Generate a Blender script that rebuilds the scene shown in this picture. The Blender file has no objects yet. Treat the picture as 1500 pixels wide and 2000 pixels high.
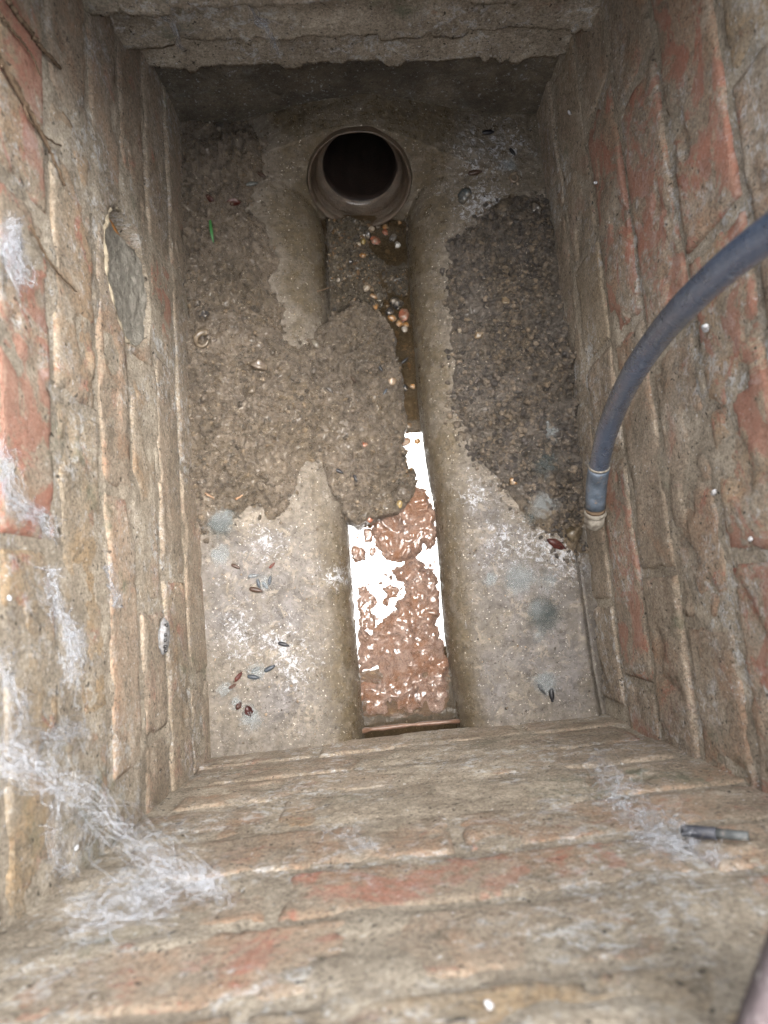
import bpy, math, random
import numpy as np

# ------------------------------------------------------------------ camera, world, sun, exposure
S = bpy.context.scene
COL = S.collection
H = 0.90
FPX = 1444.0
cam_d = bpy.data.cameras.new('camera')
cam = bpy.data.objects.new('camera', cam_d)
COL.objects.link(cam)
cam.location = (0, 0, H)
cam.rotation_euler = (math.radians(6.5), math.radians(-1.0), 0)
cam_d.sensor_fit = 'VERTICAL'
cam_d.sensor_height = 36.0
cam_d.lens = 36.0 * FPX / 2000.0
cam_d.clip_start = 0.01
cam_d.clip_end = 200
cam_d.dof.use_dof = True
cam_d.dof.focus_distance = 0.90
cam_d.dof.aperture_fstop = 8.0
S.camera = cam

SUN_EL, SUN_AZ = math.radians(79), math.radians(60)      # azimuth from +y towards +x
w = bpy.data.worlds.new('World')
S.world = w
w.use_nodes = True
nt = w.node_tree
nt.nodes.clear()
sky = nt.nodes.new('ShaderNodeTexSky')
sky.sky_type = 'NISHITA'
sky.sun_disc = False
sky.sun_elevation = SUN_EL
sky.sun_rotation = SUN_AZ
sky.air_density = 1.6
sky.dust_density = 5.0
hs = nt.nodes.new('ShaderNodeHueSaturation')
hs.inputs['Saturation'].default_value = 0.22
bg = nt.nodes.new('ShaderNodeBackground')
bg.inputs['Strength'].default_value = 0.15
wo = nt.nodes.new('ShaderNodeOutputWorld')
nt.links.new(sky.outputs[0], hs.inputs['Color'])
nt.links.new(hs.outputs[0], bg.inputs['Color'])
nt.links.new(bg.outputs[0], wo.inputs['Surface'])

sd = bpy.data.lights.new('sun', 'SUN')
sd.energy = 1.5
sd.angle = math.radians(60)
sd.color = (1.0, 0.95, 0.87)
so = bpy.data.objects.new('sun', sd)
COL.objects.link(so)
so.location = (1, 1, 3)
so.rotation_euler = (-(math.pi / 2 - SUN_EL), 0, -SUN_AZ)
so.rotation_mode = 'XYZ'
S.view_settings.view_transform = 'Standard'
S.view_settings.look = 'None'
S.view_settings.gamma = 1.0
S.view_settings.use_curve_mapping = False
S.view_settings.exposure = 2.88

RNG = np.random.default_rng(7)
random.seed(7)


# ------------------------------------------------------------------ pixel of the photograph -> point in the place
def _rot(rx, ry):
    cx, sx, cy, sy = math.cos(rx), math.sin(rx), math.cos(ry), math.sin(ry)
    return np.array([[cy, 0, sy], [0, 1, 0], [-sy, 0, cy]]) @ np.array([[1, 0, 0], [0, cx, -sx], [0, sx, cx]])


RC = _rot(math.radians(6.5), math.radians(-1.0))


def ray(u, v):
    return RC @ np.array([(u - 750) / FPX, (1000 - v) / FPX, -1.0])


def un(u, v, z=0.0):
    d = ray(u, v)
    return np.array([0, 0, H]) + d * ((z - H) / d[2])


def at_depth(u, v, dep):
    d = ray(u, v)
    return np.array([0, 0, H]) + d * dep


# ------------------------------------------------------------------ noise
def _h(ix, iy, seed):
    n = (ix.astype(np.int64) * 374761393 + iy.astype(np.int64) * 668265263 + seed * 974711) & 0xFFFFFFFF
    n = ((n ^ (n >> 13)) * 1274126177) & 0xFFFFFFFF
    n = ((n ^ (n >> 16)) * 2246822519) & 0xFFFFFFFF
    n = n ^ (n >> 15)
    return (n & 0xFFFFFF) / float(0xFFFFFF)


def vn(x, y, seed=0):
    ix, iy = np.floor(x), np.floor(y)
    fx, fy = x - ix, y - iy
    ux, uy = fx * fx * fx * (fx * (fx * 6 - 15) + 10), fy * fy * fy * (fy * (fy * 6 - 15) + 10)
    a, b = _h(ix, iy, seed), _h(ix + 1, iy, seed)
    c, d = _h(ix, iy + 1, seed), _h(ix + 1, iy + 1, seed)
    return (a * (1 - ux) + b * ux) * (1 - uy) + (c * (1 - ux) + d * ux) * uy


def fbm(x, y, octv=4, seed=0, gain=0.5):
    s, a, t = 0, 1.0, 0
    for o in range(octv):
        s = s + a * vn(x * 2 ** o + 17.3 * o, y * 2 ** o + 5.1 * o, seed + o)
        t += a
        a *= gain
    return s / t


def worley(x, y, seed=0):
    ix, iy = np.floor(x), np.floor(y)
    best = np.full(x.shape, 9.0)
    for dx in (-1, 0, 1):
        for dy in (-1, 0, 1):
            px = ix + dx + _h(ix + dx, iy + dy, seed)
            py = iy + dy + _h(ix + dx, iy + dy, seed + 91)
            best = np.minimum(best, (px - x) ** 2 + (py - y) ** 2)
    return np.sqrt(best)


def ss(a, b, x):
    t = np.clip((x - a) / (b - a), 0, 1)
    return t * t * (3 - 2 * t)


def poly_sd(X, Y, P):
    """signed distance, positive inside"""
    P = np.asarray(P)[:, :2]
    d = np.full(X.shape, 9.0)
    ins = np.zeros(X.shape, bool)
    for i in range(len(P)):
        a, b = P[i], P[(i + 1) % len(P)]
        e = b - a
        t = np.clip(((X - a[0]) * e[0] + (Y - a[1]) * e[1]) / (e @ e), 0, 1)
        d = np.minimum(d, np.hypot(X - a[0] - t * e[0], Y - a[1] - t * e[1]))
        if a[1] != b[1]:
            c = ((a[1] > Y) != (b[1] > Y)) & (X < (b[0] - a[0]) * (Y - a[1]) / (b[1] - a[1]) + a[0])
            ins ^= c
    return np.where(ins, d, -d)


def line_d(X, Y, P):
    P = np.asarray(P)[:, :2]
    d = np.full(X.shape, 9.0)
    for a, b in zip(P[:-1], P[1:]):
        e = b - a
        t = np.clip(((X - a[0]) * e[0] + (Y - a[1]) * e[1]) / (e @ e), 0, 1)
        d = np.minimum(d, np.hypot(X - a[0] - t * e[0], Y - a[1] - t * e[1]))
    return d


def pxpoly(pts, z=0.0):
    return np.array([un(u, v, z)[:2] for u, v in pts])


# ------------------------------------------------------------------ mesh helpers
def raw_mesh(name, V, F, smooth=True, attr=None):
    """V (n,3); F (m,k) equal sized faces"""
    V = np.asarray(V, np.float32)
    F = np.asarray(F, np.int32)
    me = bpy.data.meshes.new(name)
    me.vertices.add(len(V))
    me.vertices.foreach_set('co', V.ravel())
    k = F.shape[1]
    me.loops.add(F.size)
    me.loops.foreach_set('vertex_index', F.ravel())
    me.polygons.add(len(F))
    me.polygons.foreach_set('loop_start', np.arange(0, F.size, k, dtype=np.int32))
    if smooth:
        me.polygons.foreach_set('use_smooth', np.ones(len(F), bool))
    if attr is not None:
        for nm, arr in attr.items():
            a = me.attributes.new(nm, 'FLOAT_COLOR', 'POINT')
            q = np.ones((len(V), 4), np.float32)
            q[:, :arr.shape[1]] = arr
            a.data.foreach_set('color', q.ravel())
    me.update(calc_edges=True)
    return me


def obj(name, me, mat=None, parent=None):
    o = bpy.data.objects.new(name, me)
    COL.objects.link(o)
    if mat is not None and me is not None and len(me.materials) == 0:
        me.materials.append(mat)
    if parent is not None:
        o.parent = parent
    return o


def empty(name, loc=(0, 0, 0), rz=0.0):
    o = bpy.data.objects.new(name, None)
    COL.objects.link(o)
    o.location = loc
    o.rotation_euler = (0, 0, rz)
    o.empty_display_size = 0.02
    return o


def tag(o, label=None, cat=None, group=None, kind=None):
    if label:
        o['label'] = label
    if cat:
        o['category'] = cat
    if group:
        o['group'] = group
    if kind:
        o['kind'] = kind
    return o


def grid_faces(nr, nc, keep=None):
    i = np.arange(nr * nc).reshape(nr, nc)
    F = np.stack([i[:-1, :-1], i[:-1, 1:], i[1:, 1:], i[1:, :-1]], -1).reshape(-1, 4)
    if keep is not None:
        k = keep.ravel()
        F = F[k[F].all(1)]
    return F


def compact(V, F, *arrs):
    used = np.zeros(len(V), bool)
    used[F.ravel()] = True
    mp = np.cumsum(used) - 1
    return (V[used], mp[F]) + tuple(a[used] for a in arrs)


def tube_arr(P, R, sides=8, cap=True):
    P = np.asarray(P, float)
    n = len(P)
    R = np.broadcast_to(np.asarray(R, float), (n,))
    T = np.gradient(P, axis=0)
    T /= np.linalg.norm(T, axis=1)[:, None] + 1e-12
    ref = np.array([0, 0, 1.0]) if abs(T[0][2]) < .9 else np.array([1.0, 0, 0])
    A = np.cross(T, ref)
    A /= np.linalg.norm(A, axis=1)[:, None] + 1e-12
    B = np.cross(T, A)
    th = np.arange(sides) * 2 * math.pi / sides
    V = P[:, None] + R[:, None, None] * (A[:, None] * np.cos(th)[None, :, None] + B[:, None] * np.sin(th)[None, :, None])
    V = V.reshape(-1, 3)
    i = np.arange(n * sides).reshape(n, sides)
    j = np.roll(i, -1, 1)
    F = np.stack([i[:-1], j[:-1], j[1:], i[1:]], -1).reshape(-1, 4)
    if cap:
        V = np.vstack([V, P[0], P[-1]])
        a, b = n * sides, n * sides + 1
        F = np.vstack([F, np.stack([j[0], i[0], np.full(sides, a), np.full(sides, a)], -1)[:, [0, 1, 2, 2]],
                       np.stack([i[-1], j[-1], np.full(sides, b), np.full(sides, b)], -1)[:, [0, 1, 2, 2]]])
    return V, F


def quads_to_mesh(name, V, F, smooth=True, attr=None):
    """F of quads where degenerate quads repeat the last index -> triangles"""
    deg = F[:, 2] == F[:, 3]
    if not deg.any():
        return raw_mesh(name, V, F, smooth, attr)
    Q, T = F[~deg], F[deg][:, :3]
    T2 = np.vstack([Q[:, [0, 1, 2]], Q[:, [0, 2, 3]], T]) if len(Q) else T
    return raw_mesh(name, V, T2, smooth, attr)


class Acc:
    def __init__(s):
        s.V, s.F, s.C, s.n = [], [], [], 0

    def add(s, V, F, c=None):
        s.V.append(V)
        s.F.append(F + s.n)
        s.n += len(V)
        if c is not None:
            s.C.append(np.tile(np.asarray(c, np.float32), (len(V), 1)))

    def tube(s, P, R, sides=6, cap=True, c=None):
        V, F = tube_arr(P, R, sides, cap)
        s.add(V, F, c)

    def mesh(s, name, smooth=True):
        at = {'col': np.vstack(s.C)} if s.C else None
        return quads_to_mesh(name, np.vstack(s.V), np.vstack(s.F), smooth, at)


def lathe_arr(prof, seg=48):
    """prof [(r, s)] about local z"""
    prof = np.array(prof)
    th = np.arange(seg) * 2 * math.pi / seg
    V = np.stack([prof[:, 0, None] * np.cos(th), prof[:, 0, None] * np.sin(th), np.repeat(prof[:, 1, None], seg, 1)], -1).reshape(-1, 3)
    i = np.arange(len(prof) * seg).reshape(-1, seg)
    j = np.roll(i, -1, 1)
    F = np.stack([i[:-1], j[:-1], j[1:], i[1:]], -1).reshape(-1, 4)
    return V, F


def ico():
    t = (1 + 5 ** .5) / 2
    V = np.array([(-1, t, 0), (1, t, 0), (-1, -t, 0), (1, -t, 0), (0, -1, t), (0, 1, t), (0, -1, -t), (0, 1, -t), (t, 0, -1), (t, 0, 1), (-t, 0, -1), (-t, 0, 1)], float)
    V /= np.linalg.norm(V[0])
    F = np.array([(0, 11, 5), (0, 5, 1), (0, 1, 7), (0, 7, 10), (0, 10, 11), (1, 5, 9), (5, 11, 4), (11, 10, 2), (10, 7, 6), (7, 1, 8),
                  (3, 9, 4), (3, 4, 2), (3, 2, 6), (3, 6, 8), (3, 8, 9), (4, 9, 5), (2, 4, 11), (6, 2, 10), (8, 6, 7), (9, 8, 1)])
    return V, F


def ico2(n=1):
    V, F = ico()
    for _ in range(n):
        V = list(map(tuple, V))
        c = {}

        def mid(a, b):
            k = (min(a, b), max(a, b))
            if k not in c:
                m = np.array(V[a]) + np.array(V[b])
                m /= np.linalg.norm(m)
                V.append(tuple(m))
                c[k] = len(V) - 1
            return c[k]
        G = []
        for a, b, d in F:
            x, y, z = mid(a, b), mid(b, d), mid(d, a)
            G += [(a, x, z), (b, y, x), (d, z, y), (x, y, z)]
        F = np.array(G)
        V = np.array(V)
    return V, F


# ------------------------------------------------------------------ materials
class MB:
    def __init__(s, name, rough=0.7, spec=0.4):
        s.m = bpy.data.materials.new(name)
        s.m.use_nodes = True
        s.nt = s.m.node_tree
        s.nt.nodes.clear()
        s.out = s.nt.nodes.new('ShaderNodeOutputMaterial')
        s.b = s.nt.nodes.new('ShaderNodeBsdfPrincipled')
        s.nt.links.new(s.b.outputs[0], s.out.inputs['Surface'])
        s.b.inputs['Roughness'].default_value = rough
        s.b.inputs['Specular IOR Level'].default_value = spec
        s.pos = s.nt.nodes.new('ShaderNodeNewGeometry').outputs['Position']

    def link(s, a, i):
        if hasattr(a, 'is_output') or isinstance(a, bpy.types.NodeSocket):
            s.nt.links.new(a, i)
        elif isinstance(a, (int, float)):
            i.default_value = a
        else:
            i.default_value = tuple(a) + ((1.0,) if len(a) == 3 and i.type == 'RGBA' else ())

    def noise(s, scale, detail=4, rough=.55, dist=0.0, vec=None, off=0.0):
        n = s.nt.nodes.new('ShaderNodeTexNoise')
        v = vec if vec is not None else s.pos
        if off:
            a = s.nt.nodes.new('ShaderNodeVectorMath')
            a.operation = 'ADD'
            s.nt.links.new(v, a.inputs[0])
            a.inputs[1].default_value = (off, off * 1.7, -off)
            v = a.outputs[0]
        s.nt.links.new(v, n.inputs['Vector'])
        n.inputs['Scale'].default_value = scale
        n.inputs['Detail'].default_value = detail
        n.inputs['Roughness'].default_value = rough
        n.inputs['Distortion'].default_value = dist
        return n.outputs[0]

    def voro(s, scale, feat='F1', out='Distance', rnd=1.0):
        n = s.nt.nodes.new('ShaderNodeTexVoronoi')
        n.feature = feat
        s.nt.links.new(s.pos, n.inputs['Vector'])
        n.inputs['Scale'].default_value = scale
        n.inputs['Randomness'].default_value = rnd
        return n.outputs[out]

    def stretch(s, v):
        a = s.nt.nodes.new('ShaderNodeVectorMath')
        a.operation = 'MULTIPLY'
        s.nt.links.new(s.pos, a.inputs[0])
        a.inputs[1].default_value = v
        return a.outputs[0]

    def math(s, op, a, b=0.0, c=0.0, clamp=False):
        n = s.nt.nodes.new('ShaderNodeMath')
        n.operation = op
        n.use_clamp = clamp
        s.link(a, n.inputs[0])
        s.link(b, n.inputs[1])
        s.link(c, n.inputs[2])
        return n.outputs[0]

    def step(s, x, a, b, lo=0.0, hi=1.0):
        n = s.nt.nodes.new('ShaderNodeMapRange')
        n.interpolation_type = 'SMOOTHSTEP'
        s.link(x, n.inputs['Value'])
        s.link(a, n.inputs['From Min'])
        s.link(b, n.inputs['From Max'])
        s.link(lo, n.inputs['To Min'])
        s.link(hi, n.inputs['To Max'])
        return n.outputs[0]

    def mix(s, f, a, b, mode='MIX'):
        n = s.nt.nodes.new('ShaderNodeMix')
        n.data_type = 'RGBA'
        n.blend_type = mode
        s.link(f, n.inputs[0])
        s.link(a, n.inputs[6])
        s.link(b, n.inputs[7])
        return n.outputs[2]

    def attr(s, name):
        n = s.nt.nodes.new('ShaderNodeAttribute')
        n.attribute_name = name
        return n

    def sep(s, c):
        n = s.nt.nodes.new('ShaderNodeSeparateColor')
        s.nt.links.new(c, n.inputs[0])
        return n.outputs

    def oinfo(s):
        return s.nt.nodes.new('ShaderNodeObjectInfo')

    def bump(s, h, strength, dist=0.001, prev=None):
        n = s.nt.nodes.new('ShaderNodeBump')
        n.inputs['Strength'].default_value = strength
        n.inputs['Distance'].default_value = dist
        s.link(h, n.inputs['Height'])
        if prev is not None:
            s.nt.links.new(prev, n.inputs['Normal'])
        s.nt.links.new(n.outputs[0], s.b.inputs['Normal'])
        return n.outputs[0]

    def color(s, c):
        s.link(c, s.b.inputs['Base Color'])

    def rough(s, r):
        s.link(r, s.b.inputs['Roughness'])

    def coat(s, wgt, r=.08):
        s.link(wgt, s.b.inputs['Coat Weight'])
        s.b.inputs['Coat Roughness'].default_value = r


def wall_common(b, c, effl=1.0, dirt=1.0):
    """silt film, lime bloom, specks shared by bricks and mortar"""
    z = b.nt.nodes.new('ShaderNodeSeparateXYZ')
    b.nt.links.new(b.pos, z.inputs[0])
    low = b.step(z.outputs['Z'], 0.34, 0.02)  # extra silt film towards the floor, standing in for the shade there
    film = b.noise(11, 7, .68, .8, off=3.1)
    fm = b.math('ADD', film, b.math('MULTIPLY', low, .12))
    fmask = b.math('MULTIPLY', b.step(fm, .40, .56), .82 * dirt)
    fine = b.noise(150, 7, .78, off=1.2)
    filmc = b.mix(b.step(fine, .34, .66), (.150, .127, .096), (.370, .328, .262))
    c = b.mix(b.math('MULTIPLY', fmask, .9), c, filmc)
    g = b.step(b.noise(34, 8, .75, 1.2, off=8.2), .51, .64)
    c = b.mix(b.math('MULTIPLY', g, .75 * dirt), c, (.120, .101, .075))
    g2 = b.step(b.noise(19, 7, .72, .6, off=28.2), .53, .66)
    c = b.mix(b.math('MULTIPLY', g2, .5), c, (.45, .405, .335))
    # fine salt-and-pepper grain
    c = b.mix(b.step(b.noise(520, 4, .75, off=6.6), .44, .64, 0, .55), c, (.32, .28, .215))
    c = b.mix(b.step(b.noise(330, 5, .75, off=16.6), .53, .64, 0, .65), c, (.085, .070, .048))
    # lime bloom
    e = b.math('MULTIPLY', b.step(b.noise(85, 8, .80, .5, off=5.5), .50, .60), b.step(b.noise(9, 5, .65, off=9.9), .46, .58))
    c = b.mix(b.math('MULTIPLY', e, .60 * effl), c, (.50, .52, .53))
    e2 = b.step(b.noise(230, 2, .5, off=2.4), .69, .73)
    c = b.mix(b.math('MULTIPLY', e2, .7 * effl), c, (.58, .59, .58))
    gr = b.math('MULTIPLY', b.step(b.noise(6.5, 5, .6, off=77.), .58, .68), b.step(b.noise(60, 6, .75, off=78.), .42, .58))
    c = b.mix(b.math('MULTIPLY', gr, .6), c, (.085, .110, .070))
    k = b.step(b.noise(210, 2, .5, off=7.7), .655, .71)
    c = b.mix(b.math('MULTIPLY', k, .85), c, (.030, .026, .020))
    c = b.mix(1.0, c, b.mix(b.step(b.noise(380, 6, .85, off=31.), .36, .64), (.66, .65, .65), (1.32, 1.32, 1.34)), 'MULTIPLY')
    c = b.mix(1.0, c, b.mix(b.step(b.noise(5.5, 6, .66, off=41.), .38, .62), (.86, .84, .82), (1.16, 1.15, 1.15)), 'MULTIPLY')
    return c


def m_brick():
    b = MB('brick_clay', .82, .3)
    oi = b.oinfo()
    r, g, bl = b.sep(oi.outputs['Color'])[:3]
    n1 = b.noise(26, 7, .7, .5)
    base = b.mix(g, (.205, .143, .097), (.37, .275, .195))
    base = b.mix(b.step(n1, .40, .62), base, (.32, .205, .135))
    base = b.mix(b.math('MULTIPLY', bl, .8), base, (.35, .255, .145))
    red = b.mix(b.noise(60, 6, .7, off=4.), (.40, .185, .125), (.25, .095, .065))
    pm = b.step(b.math('ADD', b.noise(20, 7, .74, .8, off=6.), b.math('MULTIPLY', r, .16)), .575, .635)
    c = b.mix(pm, base, red)
    c0 = c
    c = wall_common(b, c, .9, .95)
    keep = b.math('MULTIPLY', b.math('MULTIPLY', b.step(r, .2, .5), pm), .50)
    c = b.mix(keep, c, c0)
    b.color(c)
    h = b.math('ADD', b.noise(220, 9, .85, .2), b.math('MULTIPLY', b.noise(700, 4, .75), .5))
    b.bump(h, 1.0, .0036)
    b.rough(b.step(b.noise(30, 4, .6, off=2.), .3, .7, .5, .9))
    return b.m


def m_mortar(name='lime_mortar', recess_dark=0.0):
    b = MB(name, .85 - .45 * recess_dark, .3 + .2 * recess_dark)
    c = b.mix(b.step(b.noise(30, 7, .75), .38, .62), (.25, .208, .158), (.47, .415, .33))
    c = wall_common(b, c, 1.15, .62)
    if recess_dark:  # darker, glossier mortar for the recessed lower courses
        c = b.mix(1.0, c, b.mix(b.step(b.noise(16, 7, .7, off=51.), .38, .62), (.22, .21, .19), (.42, .40, .36)), 'MULTIPLY')
        c = b.mix(b.math('MULTIPLY', b.step(b.noise(200, 4, .7, off=61.), .60, .66), .75), c, (.40, .42, .43))
    b.color(c)
    h = b.math('ADD', b.noise(200, 10, .87), b.math('MULTIPLY', b.noise(600, 4, .75), .5))
    b.bump(h, 1.0, .0042)
    return b.m


def m_floor():
    b = MB('benching_concrete', .5, .5)
    a = b.sep(b.attr('mask').outputs['Color'])          # r ochre film, g lime bloom, b lilac grey clean
    n1 = b.noise(24, 8, .72, .5)
    n2 = b.step(b.noise(120, 8, .78, off=2.), .33, .67)
    n3 = b.step(b.noise(45, 8, .78, .6, off=22.), .38, .62)
    c = b.mix(n2, (.070, .058, .043), (.162, .137, .108))
    c = b.mix(b.math('MULTIPLY', a[0], b.step(n1, .30, .56)), c, b.mix(n2, (.040, .029, .015), (.092, .068, .037)))
    c = b.mix(b.math('MULTIPLY', a[2], b.step(n1, .36, .56, .3, .95)), c, b.mix(n3, (.055, .049, .046), (.138, .126, .122)))
    st_ = b.sep(b.attr('stain').outputs['Color'])[0]
    c = b.mix(b.math('MULTIPLY', b.math('MULTIPLY', st_, b.step(b.math('ADD', n3, st_), .55, 1.2)), .85), c, b.mix(n2, (.070, .057, .043), (.165, .139, .110)))
    sc = b.math('MULTIPLY', b.step(b.noise(48, 8, .75, 1.2, off=6.), .545, .59), b.step(a[2], .1, .6))
    c = b.mix(b.math('MULTIPLY', sc, .32), c, (.30, .25, .19))
    li = b.step(b.math('ADD', b.noise(150, 8, .8, .8, off=4.4), b.math('MULTIPLY', a[1], .14)), .600, .70)
    c = b.mix(b.math('MULTIPLY', li, .55), c, (.46, .48, .52))
    dk = b.step(b.noise(70, 8, .78, .8, off=9.), .535, .63)
    c = b.mix(b.math('MULTIPLY', dk, .6), c, (.070, .056, .041))
    k = b.step(b.noise(300, 2, .5, off=1.), .66, .71)
    c = b.mix(b.math('MULTIPLY', k, .85), c, (.03, .025, .02))
    k = b.step(b.noise(360, 2, .5, off=12.), .68, .72)
    c = b.mix(b.math('MULTIPLY', k, .75), c, (.52, .48, .42))
    b.color(c)
    b.rough(b.step(b.noise(60, 6, .75, off=7.), .38, .62, .22, .66))
    h = b.math('ADD', b.noise(110, 9, .82, off=2.), b.math('MULTIPLY', b.noise(600, 4, .7), .3))
    b.bump(h, .9, .0030)
    return b.m


def m_silt(name, c1, c2, c3, wet=.35):
    b = MB(name, .5, .5)
    t = b.attr('col').outputs['Color']
    n2 = b.step(b.noise(110, 9, .78), .30, .70)
    c = b.mix(n2, c1, c2)
    c = b.mix(b.step(b.noise(18, 6, .7, off=3.), .42, .60), c, b.mix(n2, tuple(x * .72 for x in c1), c3))
    c = b.mix(1.0, c, t, 'MULTIPLY')
    k = b.step(b.noise(240, 3, .6, off=1.), .60, .66)
    c = b.mix(b.math('MULTIPLY', k, .5), c, (.028, .022, .017))
    k = b.step(b.noise(300, 2, .5, off=12.), .67, .72)
    c = b.mix(b.math('MULTIPLY', k, .75), c, (.42, .36, .28))
    b.color(c)
    b.rough(b.step(b.noise(110, 6, .75, off=7.), .42, .58, .60 - wet, .78))
    b.coat(b.step(b.noise(75, 5, .7, off=17.), .46, .60, .0, wet * .7), .2)
    b.b.inputs['Coat IOR'].default_value = 1.6
    h = b.math('ADD', b.noise(260, 8, .82), b.math('MULTIPLY', b.noise(1000, 3, .7), .3))
    b.bump(h, 1.0, .0050)
    return b.m


def simple(name, c1, c2, scale=80, rough=.5, spec=.5, coat=0., bump=.3, bd=.001, metal=0., dirt=None):
    b = MB(name, rough, spec)
    c = b.mix(b.step(b.noise(scale, 6, .7, .3), .3, .7), c1, c2)
    if dirt is not None:
        c = b.mix(b.math('MULTIPLY', b.step(b.noise(scale * 1.7, 6, .75, .6, off=5.), .56, .68), .8), c, dirt)
    b.color(c)
    b.b.inputs['Metallic'].default_value = metal
    if coat:
        b.coat(coat, .06)
    b.bump(b.noise(scale * 4, 5, .7), bump, bd)
    return b.m


def tinted(name, rough=.35, coat=.6, scale=300, bump=.35, dirt=0.0):
    """colour comes from the object colour"""
    b = MB(name, rough, .28)
    oi = b.oinfo()
    n = b.noise(scale, 5, .7)
    c = b.mix(b.step(n, .35, .65), oi.outputs['Color'], b.mix(1.0, oi.outputs['Color'], (.5, .46, .42), 'MULTIPLY'))
    if dirt:
        c = b.mix(b.math('MULTIPLY', b.step(b.noise(130, 7, .78, .4, off=3.3), .44, .60), dirt), c, (.135, .108, .078))
    b.color(c)
    b.coat(coat, .1)
    b.bump(n, bump, .0008)
    return b.m


def m_water():
    b = MB('foul_water', .03, .5)
    nt_ = b.nt
    for n in list(nt_.nodes):
        if n.type == 'BSDF_PRINCIPLED':
            nt_.nodes.remove(n)
    tr = nt_.nodes.new('ShaderNodeBsdfTransparent')
    tr.inputs[0].default_value = (.72, .60, .45, 1)
    df = nt_.nodes.new('ShaderNodeBsdfDiffuse')
    df.inputs[0].default_value = (.075, .058, .036, 1)
    gl = nt_.nodes.new('ShaderNodeBsdfGlossy')
    gl.inputs['Roughness'].default_value = .015
    gl.inputs['Color'].default_value = (1, 1, 1, 1)
    m1 = nt_.nodes.new('ShaderNodeMixShader')
    m1.inputs[0].default_value = .22
    nt_.links.new(tr.outputs[0], m1.inputs[1])
    nt_.links.new(df.outputs[0], m1.inputs[2])
    fr = nt_.nodes.new('ShaderNodeFresnel')
    fr.inputs['IOR'].default_value = 2.0            # greasy film on the water
    bp = nt_.nodes.new('ShaderNodeBump')
    bp.inputs['Strength'].default_value = .06
    bp.inputs['Distance'].default_value = .002
    nt_.links.new(b.noise(28, 2, .4), bp.inputs['Height'])
    nt_.links.new(bp.outputs[0], gl.inputs['Normal'])
    m2 = nt_.nodes.new('ShaderNodeMixShader')
    nt_.links.new(fr.outputs[0], m2.inputs[0])
    nt_.links.new(m1.outputs[0], m2.inputs[1])
    nt_.links.new(gl.outputs[0], m2.inputs[2])
    nt_.links.new(m2.outputs[0], b.out.inputs['Surface'])
    return b.m


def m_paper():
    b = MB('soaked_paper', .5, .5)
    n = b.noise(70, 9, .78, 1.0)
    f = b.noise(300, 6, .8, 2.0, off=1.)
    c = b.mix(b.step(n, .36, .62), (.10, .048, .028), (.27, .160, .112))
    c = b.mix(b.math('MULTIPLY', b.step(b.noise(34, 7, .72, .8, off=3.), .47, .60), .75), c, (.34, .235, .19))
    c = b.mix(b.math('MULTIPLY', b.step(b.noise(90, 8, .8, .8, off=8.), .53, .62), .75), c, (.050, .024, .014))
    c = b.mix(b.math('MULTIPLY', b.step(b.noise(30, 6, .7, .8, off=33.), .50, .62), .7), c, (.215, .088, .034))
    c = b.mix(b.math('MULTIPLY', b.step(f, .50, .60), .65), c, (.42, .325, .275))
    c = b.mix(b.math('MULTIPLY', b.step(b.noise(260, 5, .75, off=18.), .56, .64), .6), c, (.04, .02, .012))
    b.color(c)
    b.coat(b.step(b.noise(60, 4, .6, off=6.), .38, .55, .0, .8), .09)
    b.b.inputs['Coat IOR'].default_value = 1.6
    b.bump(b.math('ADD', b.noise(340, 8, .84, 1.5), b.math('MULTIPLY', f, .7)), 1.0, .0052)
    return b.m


def m_clay():
    b = MB('salt_glazed_clay', .42, .5)
    n = b.noise(60, 6, .7, .5)
    c = b.mix(b.step(n, .35, .68), (.034, .021, .013), (.084, .055, .035))
    c = b.mix(b.math('MULTIPLY', b.step(b.noise(130, 6, .75, off=4.), .44, .60), .8), c, (.060, .048, .032))
    c = b.mix(b.math('MULTIPLY', b.step(b.noise(260, 4, .7, off=9.), .66, .74), .6), c, (.4, .38, .34))
    b.color(c)
    b.coat(.3, .15)
    b.bump(b.noise(180, 7, .8), .8, .003)
    return b.m


def m_fibre(name, col, alpha=.8):
    b = MB(name, .8, .2)
    b.color(b.mix(b.noise(200, 4, .6), col, tuple(x * .75 for x in col)))
    b.b.inputs['Alpha'].default_value = alpha
    return b.m


def m_hose():
    b = MB('black_rubber', .42, .5)
    n = b.noise(90, 7, .75, .6)
    c = b.mix(n, (.016, .025, .045), (.050, .067, .100))
    sc = b.step(b.noise(160, 8, .82, 1.5, off=5.), .53, .64)
    c = b.mix(b.math('MULTIPLY', sc, .5), c, (.16, .185, .22))
    ol = b.step(b.noise(45, 5, .7, .8, off=8.), .66, .72)
    c = b.mix(b.math('MULTIPLY', ol, .6), c, (.16, .18, .11))
    b.color(c)
    b.rough(b.step(n, .38, .62, .22, .45))
    b.coat(1.0, .18)
    b.bump(b.math('ADD', b.noise(400, 5, .7), b.math('MULTIPLY', n, 1.5)), .35, .001)
    return b.m


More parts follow.
